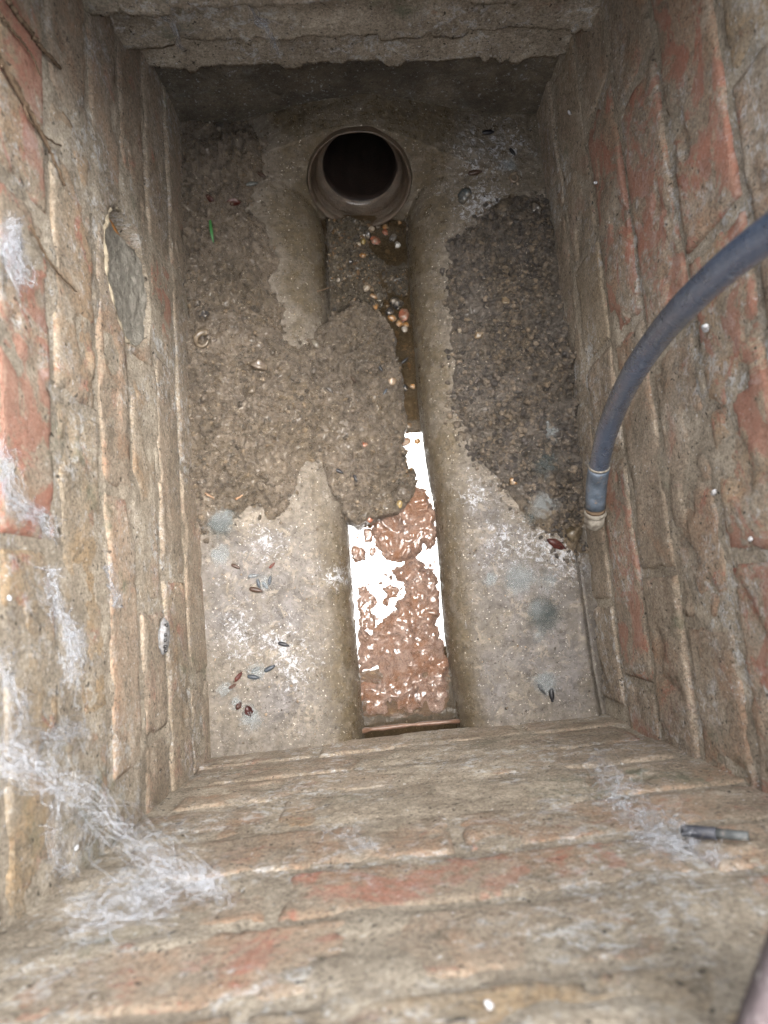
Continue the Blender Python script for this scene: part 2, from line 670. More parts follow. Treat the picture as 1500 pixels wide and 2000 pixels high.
MAT = dict(
    brick=m_brick(), mortar=m_mortar(), recess_dark=m_mortar('dark_recess_mortar', 1.0), floor=m_floor(),
    wetsilt=m_silt('wet_brown_grit', (.048, .038, .028), (.115, .096, .074), (.09, .072, .050), .48),
    silt=m_silt('grey_brown_silt', (.072, .056, .041), (.172, .142, .112), (.150, .120, .086), .42),
    soil=m_silt('dark_crumbly_soil', (.055, .046, .038), (.155, .131, .109), (.15, .12, .088), .24),
    water=m_water(), paper=m_paper(), clay=m_clay(), hose=m_hose(),
    cement=simple('grey_cement', (.16, .148, .125), (.30, .28, .24), 90, .85, .3, bump=1., bd=.005, dirt=(.085, .072, .054)),
    rim=simple('yellow_mortar', (.20, .168, .122), (.31, .265, .195), 90, .85, .3, bump=.9, bd=.003, dirt=(.17, .135, .08)),
    orange=simple('orange_clay', (.40, .19, .06), (.30, .13, .05), 60, .7, .3, bump=.3),
    beetle=tinted('insect_shell', .42, .06, 500, .3),
    stone=tinted('wet_stone', .42, .35, 260, .8, .75),
    fleck=tinted('dry_scrap', .7, .0, 300, .6, .25),
    web=m_fibre('dusty_web', (.38, .40, .44), .36),
    mould=m_fibre('mould_hair', (.47, .49, .49), .34),
    moulddark=m_fibre('dark_mould_hair', (.16, .18, .175), .4),
    root=simple('dead_root', (.055, .035, .022), (.10, .07, .045), 200, .8, .2),
    steel=simple('dull_zinc_steel', (.035, .048, .066), (.095, .118, .150), 110, .42, .5, bump=.6, dirt=(.16, .12, .09)),
    brass=simple('limed_nut', (.10, .084, .066), (.24, .22, .185), 130, .5, .5, bump=.8, bd=.002, dirt=(.07, .042, .028)),
    grass=simple('fresh_grass', (.015, .072, .018), (.024, .105, .026), 300, .45, .4),
    stick=simple('black_stick', (.010, .011, .016), (.03, .032, .04), 120, .55, .4, bump=.5, dirt=(.2, .17, .15)),
    frame=simple('purple_brown_iron', (.045, .032, .034), (.085, .066, .068), 60, .8, .4, bump=.8, bd=.003, dirt=(.38, .36, .34)),
    stick2=simple('grey_stick_end', (.03, .033, .034), (.075, .08, .08), 120, .6, .3, bump=.5, dirt=(.2, .17, .15)),
    bore_shade=simple('black_bore_shade', (.008, .006, .005), (.022, .014, .011), 70, .4, .5, .2, .5, .002),  # deep shade inside the bore put into a near-black colour
    paving=simple('yard_concrete', (.24, .22, .19), (.34, .32, .28), 12, .9, .3, bump=.6),
)

# ------------------------------------------------------------------ chamber plan
CN = dict(TL=un(355, 235)[:2], TR=un(1045, 215)[:2], BR=un(1185, 1398)[:2], BL=un(415, 1478)[:2])
ZW = -0.058           # water level
RIM = 0.66            # top of the walls


class Wall:
    def __init__(s, a, b, lean, joints, corbel=None):
        s.A, s.B = CN[a], CN[b]
        s.L = np.linalg.norm(s.B - s.A)
        s.U = (s.B - s.A) / s.L
        s.N = np.array([-s.U[1], s.U[0]])
        s.lean = lean
        s.j = joints
        s.cor = corbel or {}

    def off(s, k):
        return s.cor.get(k, 0.0)

    def hit(s, u, v, extra=0.0):
        """photo pixel -> (along, height) on the wall face and the world point, extra metres proud"""
        d = ray(u, v)
        o = np.array([0, 0, H])
        a = d[:2] @ s.N - s.lean * d[2]
        b = (o[:2] - s.A) @ s.N - s.lean * o[2] - extra
        t = -b / a
        P = o + d * t
        return (P[:2] - s.A) @ s.U, P[2], P

    def world(s, u, w, d):
        return np.array([*(s.A + s.U * u + s.N * (d + s.lean * w)), w])


JL = [-.02, .080, .160, .232, .306, .388, .466, .55, RIM]
JR = [-.02, .072, .166, .254, .346, .440, .53, RIM]
JB = [-.02, .065, .150, .236, .329, .416, .492, .573, RIM]
JT = [-.02, .050, .135, .220, .310, .395, .467, .552, RIM]
WALLS = dict(
    left=Wall('TL', 'BL', -.03, JL),
    right=Wall('BR', 'TR', 0.0, JR),
    bottom=Wall('BL', 'BR', .012, JB),
    top=Wall('TR', 'TL', 0.0, JT, {2: .024, 3: .062, 4: .103, 5: .14, 6: .20, 7: .25}),  # unseen upper steps deepened to cut the sky's reflection in the water
)
HOLE_U, HOLE_W, HOLE_R = .315, .222, .062


def bricks_of(wl, perps, seed, red_px, buff_px, red_base):
    """list of courses -> list of (u0,u1,w0,w1,k)"""
    rg = random.Random(seed)
    out = []
    BL = .236
    for k in range(len(wl.j) - 1):
        w0, w1 = wl.j[k], wl.j[k + 1]
        ph = (k % 2) * BL / 2 + rg.uniform(-.02, .02)
        for (pu, pw) in perps:
            if w0 <= pw < w1:
                ph = pu % BL
        u = ph - 2 * BL
        edges = []
        while u < wl.L + BL:
            edges.append(u)
            u += BL * (1 if rg.random() > .12 else .5)
        for e0, e1 in zip(edges[:-1], edges[1:]):
            a, b_ = max(e0, -.012), min(e1, wl.L + .012)
            if b_ - a < .03:
                continue
            out.append((a, b_, w0, w1, k))
    return out


def build_wall(key, label, perps_px, red_px, buff_px, seed, smear, hole=False, step=.003, redbase=.12):
    wl = WALLS[key]
    perps = [wl.hit(*p)[:2] for p in perps_px]
    reds = [wl.hit(*p)[:2] for p in red_px]
    buffs = [wl.hit(*p)[:2] for p in buff_px]
    rg = random.Random(seed)
    root = empty('brick_wall', (wl.A[0], wl.A[1], 0), math.atan2(wl.U[1], wl.U[0]))
    tag(root, label, 'wall', 'brick walls of the chamber')
    bl = bricks_of(wl, perps, seed, red_px, buff_px, redbase)
    J = .0045
    for (a, b_, w0, w1, k) in bl:
        nu, nw = max(6, int((b_ - a) / .004)), max(6, int((w1 - w0) / .004))
        U, W = np.meshgrid(np.linspace(a + J, b_ - J, nu), np.linspace(w0 + J, w1 - J, nw))
        sx = rg.randint(0, 999)
        e = np.minimum(np.minimum(U - a - J, b_ - J - U), np.minimum(W - w0 - J, w1 - J - W))
        tilt = rg.uniform(-.012, .012) * (U - (a + b_) / 2) + rg.uniform(-.02, .02) * (W - (w0 + w1) / 2)
        d = wl.off(k) + rg.uniform(-.0012, .0012) + tilt * .35 + .0016 * (fbm(U * 45, W * 45, 5, sx, .6) - .5)
        ch = fbm(U * 45, W * 45, 3, sx + 7)
        d -= .0018 * np.exp(-e / .0014) + .0040 * ss(.60, .72, ch) * np.exp(-e / .004)
        d -= .0022 * ss(.64, .70, fbm(U * 22, W * 22, 4, sx + 3))
        if hole:
            hd = np.hypot(U - HOLE_U, W - HOLE_W)
            d = np.where(hd < HOLE_R, -.10, d)
        Uj = U + .0012 * (fbm(U * 60, W * 60, 3, sx + 11) - .5) * 2
        Wj = W + .0012 * (fbm(U * 60, W * 60, 3, sx + 13) - .5) * 2
        V = np.stack([Uj, d + wl.lean * W, Wj], -1).reshape(-1, 3)
        F = grid_faces(nw, nu)[:, ::-1]
        # sides going back into the wall
        i = np.arange(nu * nw).reshape(nw, nu)
        ring = np.concatenate([i[0, :-1], i[:-1, -1], i[-1, :0:-1], i[:0:-1, 0]])
        Vb = V[ring].copy()
        Vb[:, 1] = wl.off(k) - .10 + wl.lean * Vb[:, 2]
        n0 = len(V)
        r2 = np.arange(len(ring)) + n0
        SF = np.stack([ring, np.roll(ring, -1), np.roll(r2, -1), r2], -1)
        V = np.vstack([V, Vb])
        F = np.vstack([F, SF])
        cu, cw = (a + b_) / 2, (w0 + w1) / 2
        me = raw_mesh('brick', V, F)
        o = obj('brick', me, MAT['brick'], root)
        red = redbase * rg.random() ** 1.5 * 1.6
        for (pu, pw) in reds:
            if a <= pu <= b_ and w0 <= pw <= w1:
                red = .62 if key != 'bottom' else .36
        bf = 0.0 if rg.random() > .12 else .5
        for (pu, pw) in buffs:
            if a <= pu <= b_ and w0 <= pw <= w1:
                bf, red = 1.0, 0.0
        o.color = (min(red, 1), rg.random(), bf, 1)
    # mortar bed: one sheet behind and between the bricks, smeared over them in places
    us = np.arange(-.05, wl.L + .05, step)
    rows = []
    for k in range(len(wl.j) - 1):
        n = max(2, int((wl.j[k + 1] - wl.j[k]) / step))
        for t in np.linspace(0, 1, n, endpoint=False) if k < len(wl.j) - 2 else np.linspace(0, 1, n + 1):
            rows.append((wl.j[k] + t * (wl.j[k + 1] - wl.j[k]), k, t))
        rows.append((wl.j[k + 1] - .0004, k, 1.0)) if wl.off(k) != wl.off(min(k + 1, len(wl.j) - 2)) else None
    rows = [r for r in rows if r is not None]
    W1 = np.array([r[0] for r in rows])
    K1 = np.array([r[1] for r in rows])
    T1 = np.array([r[2] for r in rows])
    U, W = np.meshgrid(us, W1)
    jw = np.array(wl.j)
    bed = np.min(np.abs(W1[:, None] - jw[None]), 1)[:, None]
    perp = np.full(U.shape, 9.0)
    for (a, b_, w0, w1, k) in bl:
        m = (K1 == k)
        perp[m] = np.minimum(perp[m], np.minimum(np.abs(U[m] - a), np.abs(U[m] - b_)))
    jd = np.minimum(bed + 0 * U, perp)
    rag = fbm(U * 20, W * 20, 4, seed + 50)
    lo = fbm(U * 7, W * 7, 3, seed + 60)
    ridge = np.exp(-(jd / .0085) ** 2)
    d = np.array([wl.off(k) for k in K1])[:, None] - dict(bottom=.0016, left=.0022).get(key, .0026) + smear * .0032 * ss(.42, .60, lo) + .0030 * (rag - .5)
    d = d + ridge * ((.0014 + .0036 * (fbm(U * 55, W * 55, 3, seed + 70) - .45)) * ss(.44, .58, fbm(U * 13, W * 13, 3, seed + 75)) * (.0 if key == 'bottom' else .8) - .0008)
    d = d + .0018 * (fbm(U * 90, W * 90, 4, seed + 80, .7) - .5)
    Wd = W.copy()
    if wl.cor:
        # broken mortar lips hanging under each oversailing course
        lip = (K1 >= 2)[:, None] & (T1 < .2)[:, None]
        drop = .002 * ss(.35, .65, fbm(U * 9, W * 0 + K1[:, None] * 5.3, 3, seed + 97)) + .009 * ss(.60, .64, fbm(U * 26, W * 0 + K1[:, None] * 3.3, 4, seed + 90)) + .006 * fbm(U * 75, W * 0 + K1[:, None], 4, seed + 91, .7)
        Wd = W - np.where(lip, drop * (1 - T1[:, None] / .2), 0)
        d = d + np.where((K1 >= 2)[:, None], .0035 + .0065 * (fbm(U * 60, W * 60, 5, seed + 99, .65) - .5), 0.0)
        d = np.where((K1 < 2)[:, None], d + .009, d)
    if hole:
        hd = np.hypot(U - HOLE_U, W - HOLE_W)
        d = np.where(hd < HOLE_R, -.10, d)
    V = np.stack([U, d + wl.lean * W, Wd], -1).reshape(-1, 3)
    me = raw_mesh('mortar', V, grid_faces(len(W1), len(us))[:, ::-1])
    if wl.cor:
        me.materials.append(MAT['mortar'])
        me.materials.append(MAT['recess_dark'])
        kf = np.repeat(K1[:-1], len(us) - 1)
        me.polygons.foreach_set('material_index', (kf < 2).astype(np.int32))
    obj('mortar', me, MAT['mortar'], root)
    return root


build_wall('left', 'left brick wall with a cement-plugged round hole low down', [(105, 970), (230, 960), (60, 470), (20, 690), (320, 1430)],
           [(20, 300), (60, 1150), (30, 420), (340, 700)], [(40, 1180), (150, 820)], 11, .55, hole=True, redbase=.2)
build_wall('right', 'right brick wall with red brick showing behind the black hose', [(1172, 560), (1215, 800), (1295, 410), (1350, 925), (1420, 420), (1233, 1330), (1320, 1370), (1395, 1218)],
           [(1230, 600), (1300, 520), (1380, 420), (1240, 1250), (1150, 330), (1470, 1100), (1430, 640), (1290, 150)],
           [(1180, 650), (1450, 100)], 23, .25, redbase=.25)
build_wall('bottom', 'near brick wall smeared with mortar along the bottom of the photo', [(700, 1790), (560, 1640)],
           [(370, 1950), (850, 1700)], [(700, 1970)], 37, .85)
build_wall('top', 'far brick wall with courses stepping out over the pipe', [(830, 50), (520, 110)],
           [(1060, 80), (860, 5)], [], 51, .9, redbase=.05)

# ------------------------------------------------------------------ floor (benching with an open channel)
DX = .0015
X1, X2, Y1, Y2 = -.275, .315, -.215, .665
gx, gy = np.arange(X1, X2, DX), np.arange(Y1, Y2, DX)
GX, GY = np.meshgrid(gx, gy)
eL = pxpoly([(590, 250), (598, 330), (612, 400), (634, 450), (638, 560), (640, 620), (650, 760), (660, 900), (682, 1040), (697, 1250), (709, 1400), (716, 1520)], ZW)
eR = pxpoly([(812, 250), (808, 330), (798, 400), (793, 450), (796, 520), (806, 650), (817, 800), (832, 900), (850, 1000), (858, 1100), (869, 1250), (889, 1390), (905, 1520)], ZW)
xl = np.interp(-gy, -eL[:, 1], eL[:, 0])[:, None]
xr = np.interp(-gy, -eR[:, 1], eR[:, 0])[:, None]
ker = np.hanning(41)
ker /= ker.sum()
xl = np.convolve(np.pad(xl[:, 0], 20, 'edge'), ker, 'valid')[:, None]
xr = np.convolve(np.pad(xr[:, 0], 20, 'edge'), ker, 'valid')[:, None]
wob = .004 * (fbm(GX * 8, GY * 8, 3, 401) - .5)
sL, sR = xl - GX + wob, GX - xr + wob
s_out = np.maximum(sL, sR)                       # >0 outside the channel
half = (xr - xl) / 2
WL = .038 + .020 * ss(.0, .3, GY) + .022 * ss(.38, .5, GY)      # shoulder width left
WR = .036 + .014 * ss(.1, .45, GY)
ws = np.where(sL > sR, WL, WR)
tt = np.clip(s_out / ws, 0, 1)
zb = (-ZW) * (np.sqrt(np.clip(1 - (1 - tt) ** 2, 0, 1)) - 1)
xc = (GX - (xl + xr) / 2) / half
zch = ZW - .048 * np.sqrt(np.clip(1 - np.clip(np.abs(xc), 0, 1) ** 2, 0, 1))
ZF = np.where(s_out > 0, zb, zch)
ZF = ZF + .05 * np.clip(s_out - ws, 0, .2)
# haunch of mortar round the pipe mouth at the far end
PC = un(702, 352, -.006)
PN = np.array([0, -.87, .493])
PT = np.array([0, .493, .87])
far = ss(PC[1] - .01, PC[1] + .06, GY)
hz = .045 * np.exp(-((GX - PC[0]) / .085) ** 2) * ss(PC[1] + .0, PC[1] + .075, GY)
ZF = ZF * (1 - far) + far * np.maximum(ZF, .002) + hz * .3
dxp = np.abs(GX - PC[0]) + .016 * (fbm(GX * 24, GY * 24, 4, 414) - .5)
crown = PC[2] + .059 * np.exp(-(dxp / .135) ** 2.0) - .10 * np.clip(GY - PC[1] - .045, 0, 1)
plane = np.minimum(PC[2] + 1.765 * (GY - PC[1]) - .003, crown)
wgt = ss(PC[1] - .035, PC[1] - .02, GY) * ss(.25, .13, dxp)
ZF = np.where(plane > ZF, ZF * (1 - wgt) + plane * wgt, ZF)
ZF += .0045 * (fbm(GX * 9, GY * 9, 4, 5) - .5) + .0022 * (fbm(GX * 60, GY * 60, 4, 9) - .5)
ZF += np.where(s_out > ws * .8, .0016 * (fbm(GX * 170, GY * 170, 2, 13) - .5), 0)
# worn line down the left bench and gutter along the right wall
rl = pxpoly([(614, 930), (618, 1050), (622, 1200), (630, 1330)])
ZF -= .0016 * np.exp(-(line_d(GX, GY, rl) / .0025) ** 2)
gl_ = pxpoly([(1128, 1040), (1140, 1120), (1152, 1200), (1165, 1300), (1182, 1392)])
ZF -= .018 * np.exp(-(line_d(GX, GY, gl_) / .006) ** 2)
ck = pxpoly([(1045, 1128), (1075, 1133), (1105, 1131), (1135, 1132)])
ZF -= .003 * np.exp(-(line_d(GX, GY, ck) / .0013) ** 2)
q = np.stack([GX, GY, ZF], -1) - PC
ax_ = q @ PN
rad = np.linalg.norm(q - ax_[..., None] * PN, axis=-1)
R_OUT = .0675
keep = ~((rad < R_OUT - .004) & (ax_ > -.06))
# stain layout
n_a = fbm(GX * 14, GY * 14, 4, 71)
ochre = 1 - ss(.75, 1.45, s_out / ws + .5 * (n_a - .5))
ochre = np.maximum(ochre, .55 * ss(.30, .5, GY) * ss(.35, .6, n_a))


def blob(pts, r, z=0):
    m = np.zeros(GX.shape)
    for (u, v, k) in pts:
        p = un(u, v, z)
        m = np.maximum(m, np.exp(-(((GX - p[0]) ** 2 + (GY - p[1]) ** 2) / (r * k) ** 2)))
    return m


lime = (.45 + .9 * fbm(GX * 35, GY * 35, 4, 515)) * blob([(965, 300, 1.2), (925, 320, .8), (940, 390, 1.0), (1000, 1060, 1.0), (1060, 1070, .9), (1110, 1090, .9), (930, 960, .6), (470, 1245, .8), (560, 1270, .9),
             (570, 1300, .7), (520, 1060, .6), (1000, 290, .7), (560, 955, .4), (660, 1130, .5), (915, 280, .6)], .042)
clean = np.maximum(blob([(500, 1130, 2.0), (470, 1060, 1.0), (560, 1200, 1.5), (1040, 1150, 2.0), (980, 1080, 1.6), (1060, 1270, 2.0), (960, 1330, 1.2), (970, 990, 1.0), (1110, 1330, 1.0), (560, 1370, 1.0), (450, 1200, 1.0)], .045),
                   .35 * ss(.45, .6, n_a) * (GY < .2))
# ------------------------------------------------------------------ deposits
def blur(A, r):
    k = np.hanning(2 * r + 1)
    k /= k.sum()
    A = np.apply_along_axis(lambda v: np.convolve(np.pad(v, r, 'edge'), k, 'valid'), 0, A)
    return np.apply_along_axis(lambda v: np.convolve(np.pad(v, r, 'edge'), k, 'valid'), 1, A)


ZB = blur(ZF, 28)
ZTOP = ZF.copy()


def deposit(name, poly, mat, label, prof, seed, edge=.02, rag=.03, crumb=1.0, tint=None):
    sdp = poly_sd(GX, GY, poly) + rag * (fbm(GX * 26, GY * 26, 6, seed, .62) - .5)
    box = np.argwhere(sdp > -.02)
    (r0, c0), (r1, c1) = box.min(0), box.max(0) + 1
    sl = (slice(r0, r1), slice(c0, c1))
    x, y, zf, s_ = GX[sl], GY[sl], ZF[sl], sdp[sl]
    z = prof(x, y, zf, ZB[sl], s_)
    mk = .35 + .9 * ss(.40, .62, fbm(x * 13, y * 13, 4, seed + 31))
    wx, wy = x + .006 * (fbm(x * 70, y * 70, 3, seed + 41) - .5), y + .006 * (fbm(x * 70, y * 70, 3, seed + 42) - .5)
    cr = (.75 - worley(wx * 85, wy * 85, seed + 21)) * .0070 + (.75 - worley(wx * 170, wy * 170, seed + 1)) * .0036 + (.75 - worley(wx * 340, wy * 340, seed + 2)) * .0011
    cr = cr * mk + .0035 * (fbm(x * 45, y * 45, 4, seed + 3) - .5)
    f_ = fbm(x * 20 + .02 * fbm(x * 60, y * 60, 2, seed), y * 20, 5, seed + 4, .6) * 5
    terr = np.floor(f_) + ss(.0, .22, f_ - np.floor(f_))
    big = .009 * (fbm(x * 30, y * 30, 4, seed + 14, .6) - .5) + .0068 * (terr - 2.5) * (1 if crumb > 1.2 else .4)
    z = z + crumb * cr + big
    k = ss(0, edge, s_)
    k = np.where(zf < -.015, ss(0, .007, s_), k)
    z = zf - .004 * (1 - ss(0, .004, s_)) + (z - zf) * (.18 * ss(0, .003, s_) + .82 * k)
    keep_ = s_ > -.004
    kk = keep[sl]
    V = np.stack([x, y, z], -1).reshape(-1, 3)
    F = grid_faces(*x.shape, keep_ & kk)
    ct = np.ones((x.size, 3)) if tint is None else tint(x, y).reshape(-1, 3)
    V, F, ct = compact(V, F, ct)
    o = obj(name, raw_mesh(name, V, F, True, {'col': ct}), mat)
    tag(o, label, kind='stuff')
    ZTOP[sl] = np.where(keep_, np.maximum(ZTOP[sl], z), ZTOP[sl])
    return sdp


crk = [pxpoly(p, -.01) for p in ([(688, 735), (715, 770), (745, 815), (776, 852)],)]
pL = pxpoly([(350, 225), (470, 245), (540, 300), (520, 360), (490, 420), (520, 450), (548, 520), (530, 560), (560, 610), (556, 670), (585, 690), (612, 650), (640, 620), (640, 570),
             (690, 560), (735, 575), (758, 610), (782, 650), (796, 690), (794, 740), (794, 800), (796, 860), (812, 900), (822, 950), (806, 985), (735, 1022), (690, 1044), (668, 1005), (648, 950), (620, 905), (600, 905),
             (575, 950), (548, 1010), (528, 1012), (508, 985), (480, 1020), (440, 1035), (400, 1060), (340, 1060)], -.012)
inner = pxpoly([(350, 470), (420, 455), (520, 520), (540, 620), (620, 680), (700, 640), (770, 700), (770, 860), (770, 960), (690, 1000), (620, 880), (560, 940), (500, 960), (420, 990), (340, 1000)], -.01)
inner_s = None


def prof_left(x, y, zf, zb, s_):
    t = poly_sd(x, y, inner)
    th = .0035 + .0140 * ss(-.01, .04, t)
    th = th + .019 * (fbm(x * 13, y * 13, 5, 77, .6) - .42)
    for c in crk:
        th = th - .010 * np.exp(-(line_d(x, y, c) / .0032) ** 2)
    z = zf + th
    xll = np.interp(-y[:, 0], -eL[:, 1], eL[:, 0])[:, None] - .035
    xrr = np.interp(-y[:, 0], -eR[:, 1], eR[:, 0])[:, None]
    t2 = np.clip((x - xll) / (xrr - xll), 0, 1)
    fill = -.001 + (ZW + .008) * t2 ** 1.25 + th * .6 - .006
    inch = ss(.385, .355, y + .030 * (fbm(x * 30, y * 30, 3, 444) - .5) - .25 * (x - xll)) * (zf < .0)
    return np.where(inch > 0, np.maximum(z, zf + (fill - zf) * inch), z)


def tint_left(x, y):
    f = fbm(x * 10, y * 10, 4, 610)[..., None]
    f2 = fbm(x * 45, y * 45, 4, 640)[..., None]
    c = (.72 + .62 * f) * (np.array([1.0, .97, .93]) * (1 - f2) + np.array([1.02, 1.0, .97]) * f2) * (.8 + .4 * f2)
    return c


sdl = deposit('silt_deposit', pL, MAT['silt'], 'grey brown silt slumped over the left bench into the channel', prof_left, 301, .022, .030, 2.3, tint_left)

# gravelly bed in the upper channel
pG = pxpoly([(632, 425), (800, 425), (800, 520), (805, 620), (812, 700), (822, 860), (800, 960), (770, 960), (780, 700), (760, 640), (700, 600), (638, 640), (636, 560)], ZW)


def prof_grav(x, y, zf, zb, s_):
    xrr = np.interp(-y[:, 0], -eR[:, 1], eR[:, 0])[:, None]
    z = ZW - .005 + .022 * ss(.025, .075, xrr - x) + .010 * (fbm(x * 30, y * 30, 3, 90) - .45) - .012 * ss(.445, .475, y)
    z = z - .010 * ss(.42, .36, y)
    return np.maximum(z, zf + .001)


sdg = deposit('channel_gravel', pG, MAT['wetsilt'], 'wet gritty gravel lying on the channel bed below the pipe', prof_grav, 333, .006, .004, 1.0,
              lambda x, y: (.5 + .55 * fbm(x * 25, y * 25, 3, 99))[..., None] * np.array([1, .95, .82]))

pR = pxpoly([(880, 480), (925, 455), (955, 420), (985, 405), (1030, 395), (1058, 395), (1100, 520), (1120, 640), (1130, 800), (1140, 950), (1145, 1075), (1110, 1075), (1075, 1058), (1035, 1028), (1015, 1000), (985, 965),
             (945, 925), (920, 880), (898, 820), (890, 740), (872, 660), (866, 590)])


def prof_right(x, y, zf, zb, s_):
    return zf + .006 + .006 * fbm(x * 16, y * 16, 3, 88) + .004 * ss(.02, .06, s_)


def tint_right(x, y):
    p = un(1060, 1010)
    low = ss(.135, .085, y)[..., None]
    f = fbm(x * 16, y * 16, 4, 810)[..., None]
    return (.65 + .7 * f) * ((1 - low) * np.ones(3) + low * np.array([1.7, 1.55, 1.25]))


sdr = deposit('soil_deposit', pR, MAT['soil'], 'dark crumbly soil spread over the right bench against the wall', prof_right, 351, .018, .034, 2.1, tint_right)

FM = np.stack([ochre, lime, clean * ss(.7, 1.3, s_out / ws + .3)], -1).reshape(-1, 3)
V = np.stack([GX, GY, ZF], -1).reshape(-1, 3)
F = grid_faces(len(gy), len(gx), keep)
stain = np.maximum(ss(-.035, .004, sdl + .03 * (fbm(GX * 30, GY * 30, 5, 888, .62) - .5)), ss(-.030, .004, sdr + .03 * (fbm(GX * 30, GY * 30, 5, 889, .62) - .5)))
SM = np.repeat(stain.reshape(-1, 1), 3, 1)
V2, F2, M2, S2 = compact(V, F, FM, SM)
fl = obj('floor', raw_mesh('floor', V2, F2, True, {'mask': M2, 'stain': S2}), MAT['floor'])
tag(fl, 'sloping concrete benching with a half-round open channel down the middle', kind='structure')


ICO_V, ICO_F = ico()


def zat(x, y):
    j, i = (np.asarray(x) - X1) / DX, (np.asarray(y) - Y1) / DX
    j, i = np.clip(j, 0, len(gx) - 2), np.clip(i, 0, len(gy) - 2)
    a, b = np.floor(j).astype(int), np.floor(i).astype(int)
    fx, fy = j - a, i - b
    return (ZTOP[b, a] * (1 - fx) + ZTOP[b, a + 1] * fx) * (1 - fy) + (ZTOP[b + 1, a] * (1 - fx) + ZTOP[b + 1, a + 1] * fx) * fy


def onfloor(u, v, wmin=None):
    z = 0.0
    for _ in range(6):
        p = un(u, v, z)
        z = float(zat(p[0], p[1]))
        if wmin is not None:
            z = max(z, wmin)
    return np.array([p[0], p[1], z])


def crumbs(name, sdf, n, rmin, rmax, mat, label, seed, palette, power=2.2, thr=.002, sub=False):
    rg = np.random.default_rng(seed)
    idx = np.argwhere((sdf > thr) & keep)
    pick = idx[rg.integers(0, len(idx), n)]
    x = gx[pick[:, 1]] + rg.uniform(-.5, .5, n) * DX
    y = gy[pick[:, 0]] + rg.uniform(-.5, .5, n) * DX
    # clump
    cl = fbm(x * 30, y * 30, 3, seed)
    sdv = sdf[pick[:, 0], pick[:, 1]]
    m = (cl > rg.uniform(.25, .65, n)) & ((sdv > 0) | (rg.random(n) < .45 * np.exp(np.minimum(sdv, 0) / .006)))
    x, y = x[m], y[m]
    n = len(x)
    r = rmin + (rmax - rmin) * rg.random(n) ** (power * 2)
    z = zat(x, y) + r * .25
    D = ICO_V[None] * (1 + rg.uniform(-.35, .35, (n, 12, 1)))
    sc = r[:, None] * rg.uniform(.6, 1.25, (n, 3)) * np.array([1, 1, .75])
    th = rg.uniform(0, 6.28, n)
    c, s = np.cos(th), np.sin(th)
    D = D * sc[:, None]
    X = D[..., 0] * c[:, None] - D[..., 1] * s[:, None] + x[:, None]
    Y = D[..., 0] * s[:, None] + D[..., 1] * c[:, None] + y[:, None]
    Z = D[..., 2] + z[:, None]
    V = np.stack([X, Y, Z], -1).reshape(-1, 3)
    F = (ICO_F[None] + np.arange(n)[:, None, None] * 12).reshape(-1, 3)
    pal = np.array(palette)
    cc = pal[rg.integers(0, len(pal), n)] * rg.uniform(.7, 1.3, (n, 1))
    at = np.repeat(cc, 12, 0)
    o = obj(name, raw_mesh(name, V, F, True, {'col': at}), mat)
    tag(o, label, kind='stuff')
    return o


crumbs('soil_crumbs', sdr, 26000, .0006, .0042, MAT['soil'], 'loose dark soil crumbs on the right bench', 5, [(.8, .8, .8), (1.1, 1.05, 1.0), (.6, .6, .65), (1.5, 1.4, 1.25)], 1.6, -.014)
crumbs('silt_crumbs', sdl, 13000, .0005, .0034, MAT['silt'], 'small crumbs and grit on the left silt', 6, [(.9, .9, .9), (1.05, 1.0, .95), (.7, .68, .66), (1.25, 1.15, 1.0)], 2.0, -.012)
crumbs('channel_grit', sdg, 3500, .0006, .0036, MAT['wetsilt'], 'mixed brown grit in the channel below the pipe', 8, [(.9, .88, .8), (1.3, 1.2, 1.0), (.5, .5, .5), (1.7, 1.2, .7), (2.2, 2.0, 1.7), (1, .95, .9)], 2.0)
free = (np.minimum(np.minimum(-sdl, -sdr), s_out) > .004)
crumbs('bench_grit', np.where(free & (s_out > .02), 1.0, -1.0), 2600, .0004, .0017, MAT['silt'], 'scattered grit on the bare concrete benching', 9, [(.5, .5, .5), (1.3, 1.2, 1.1), (2.4, 2.2, 2.0), (.35, .3, .3)], 2.0)

# ------------------------------------------------------------------ water and soaked paper in the channel
yw = np.linspace(-.21, PC[1] - .02, 60)
xw = np.linspace(-.12, .20, 30)
WX, WY = np.meshgrid(xw, yw)
wat = obj('water', raw_mesh('water', np.stack([WX, WY, 0 * WX + ZW], -1).reshape(-1, 3), grid_faces(60, 30)), MAT['water'])
tag(wat, 'still greasy foul water reflecting the bright sky in the channel', kind='structure')


def crop8(pts):
    return [(600 + x / 4.0, 950 + y / 4.0) for x, y in pts]


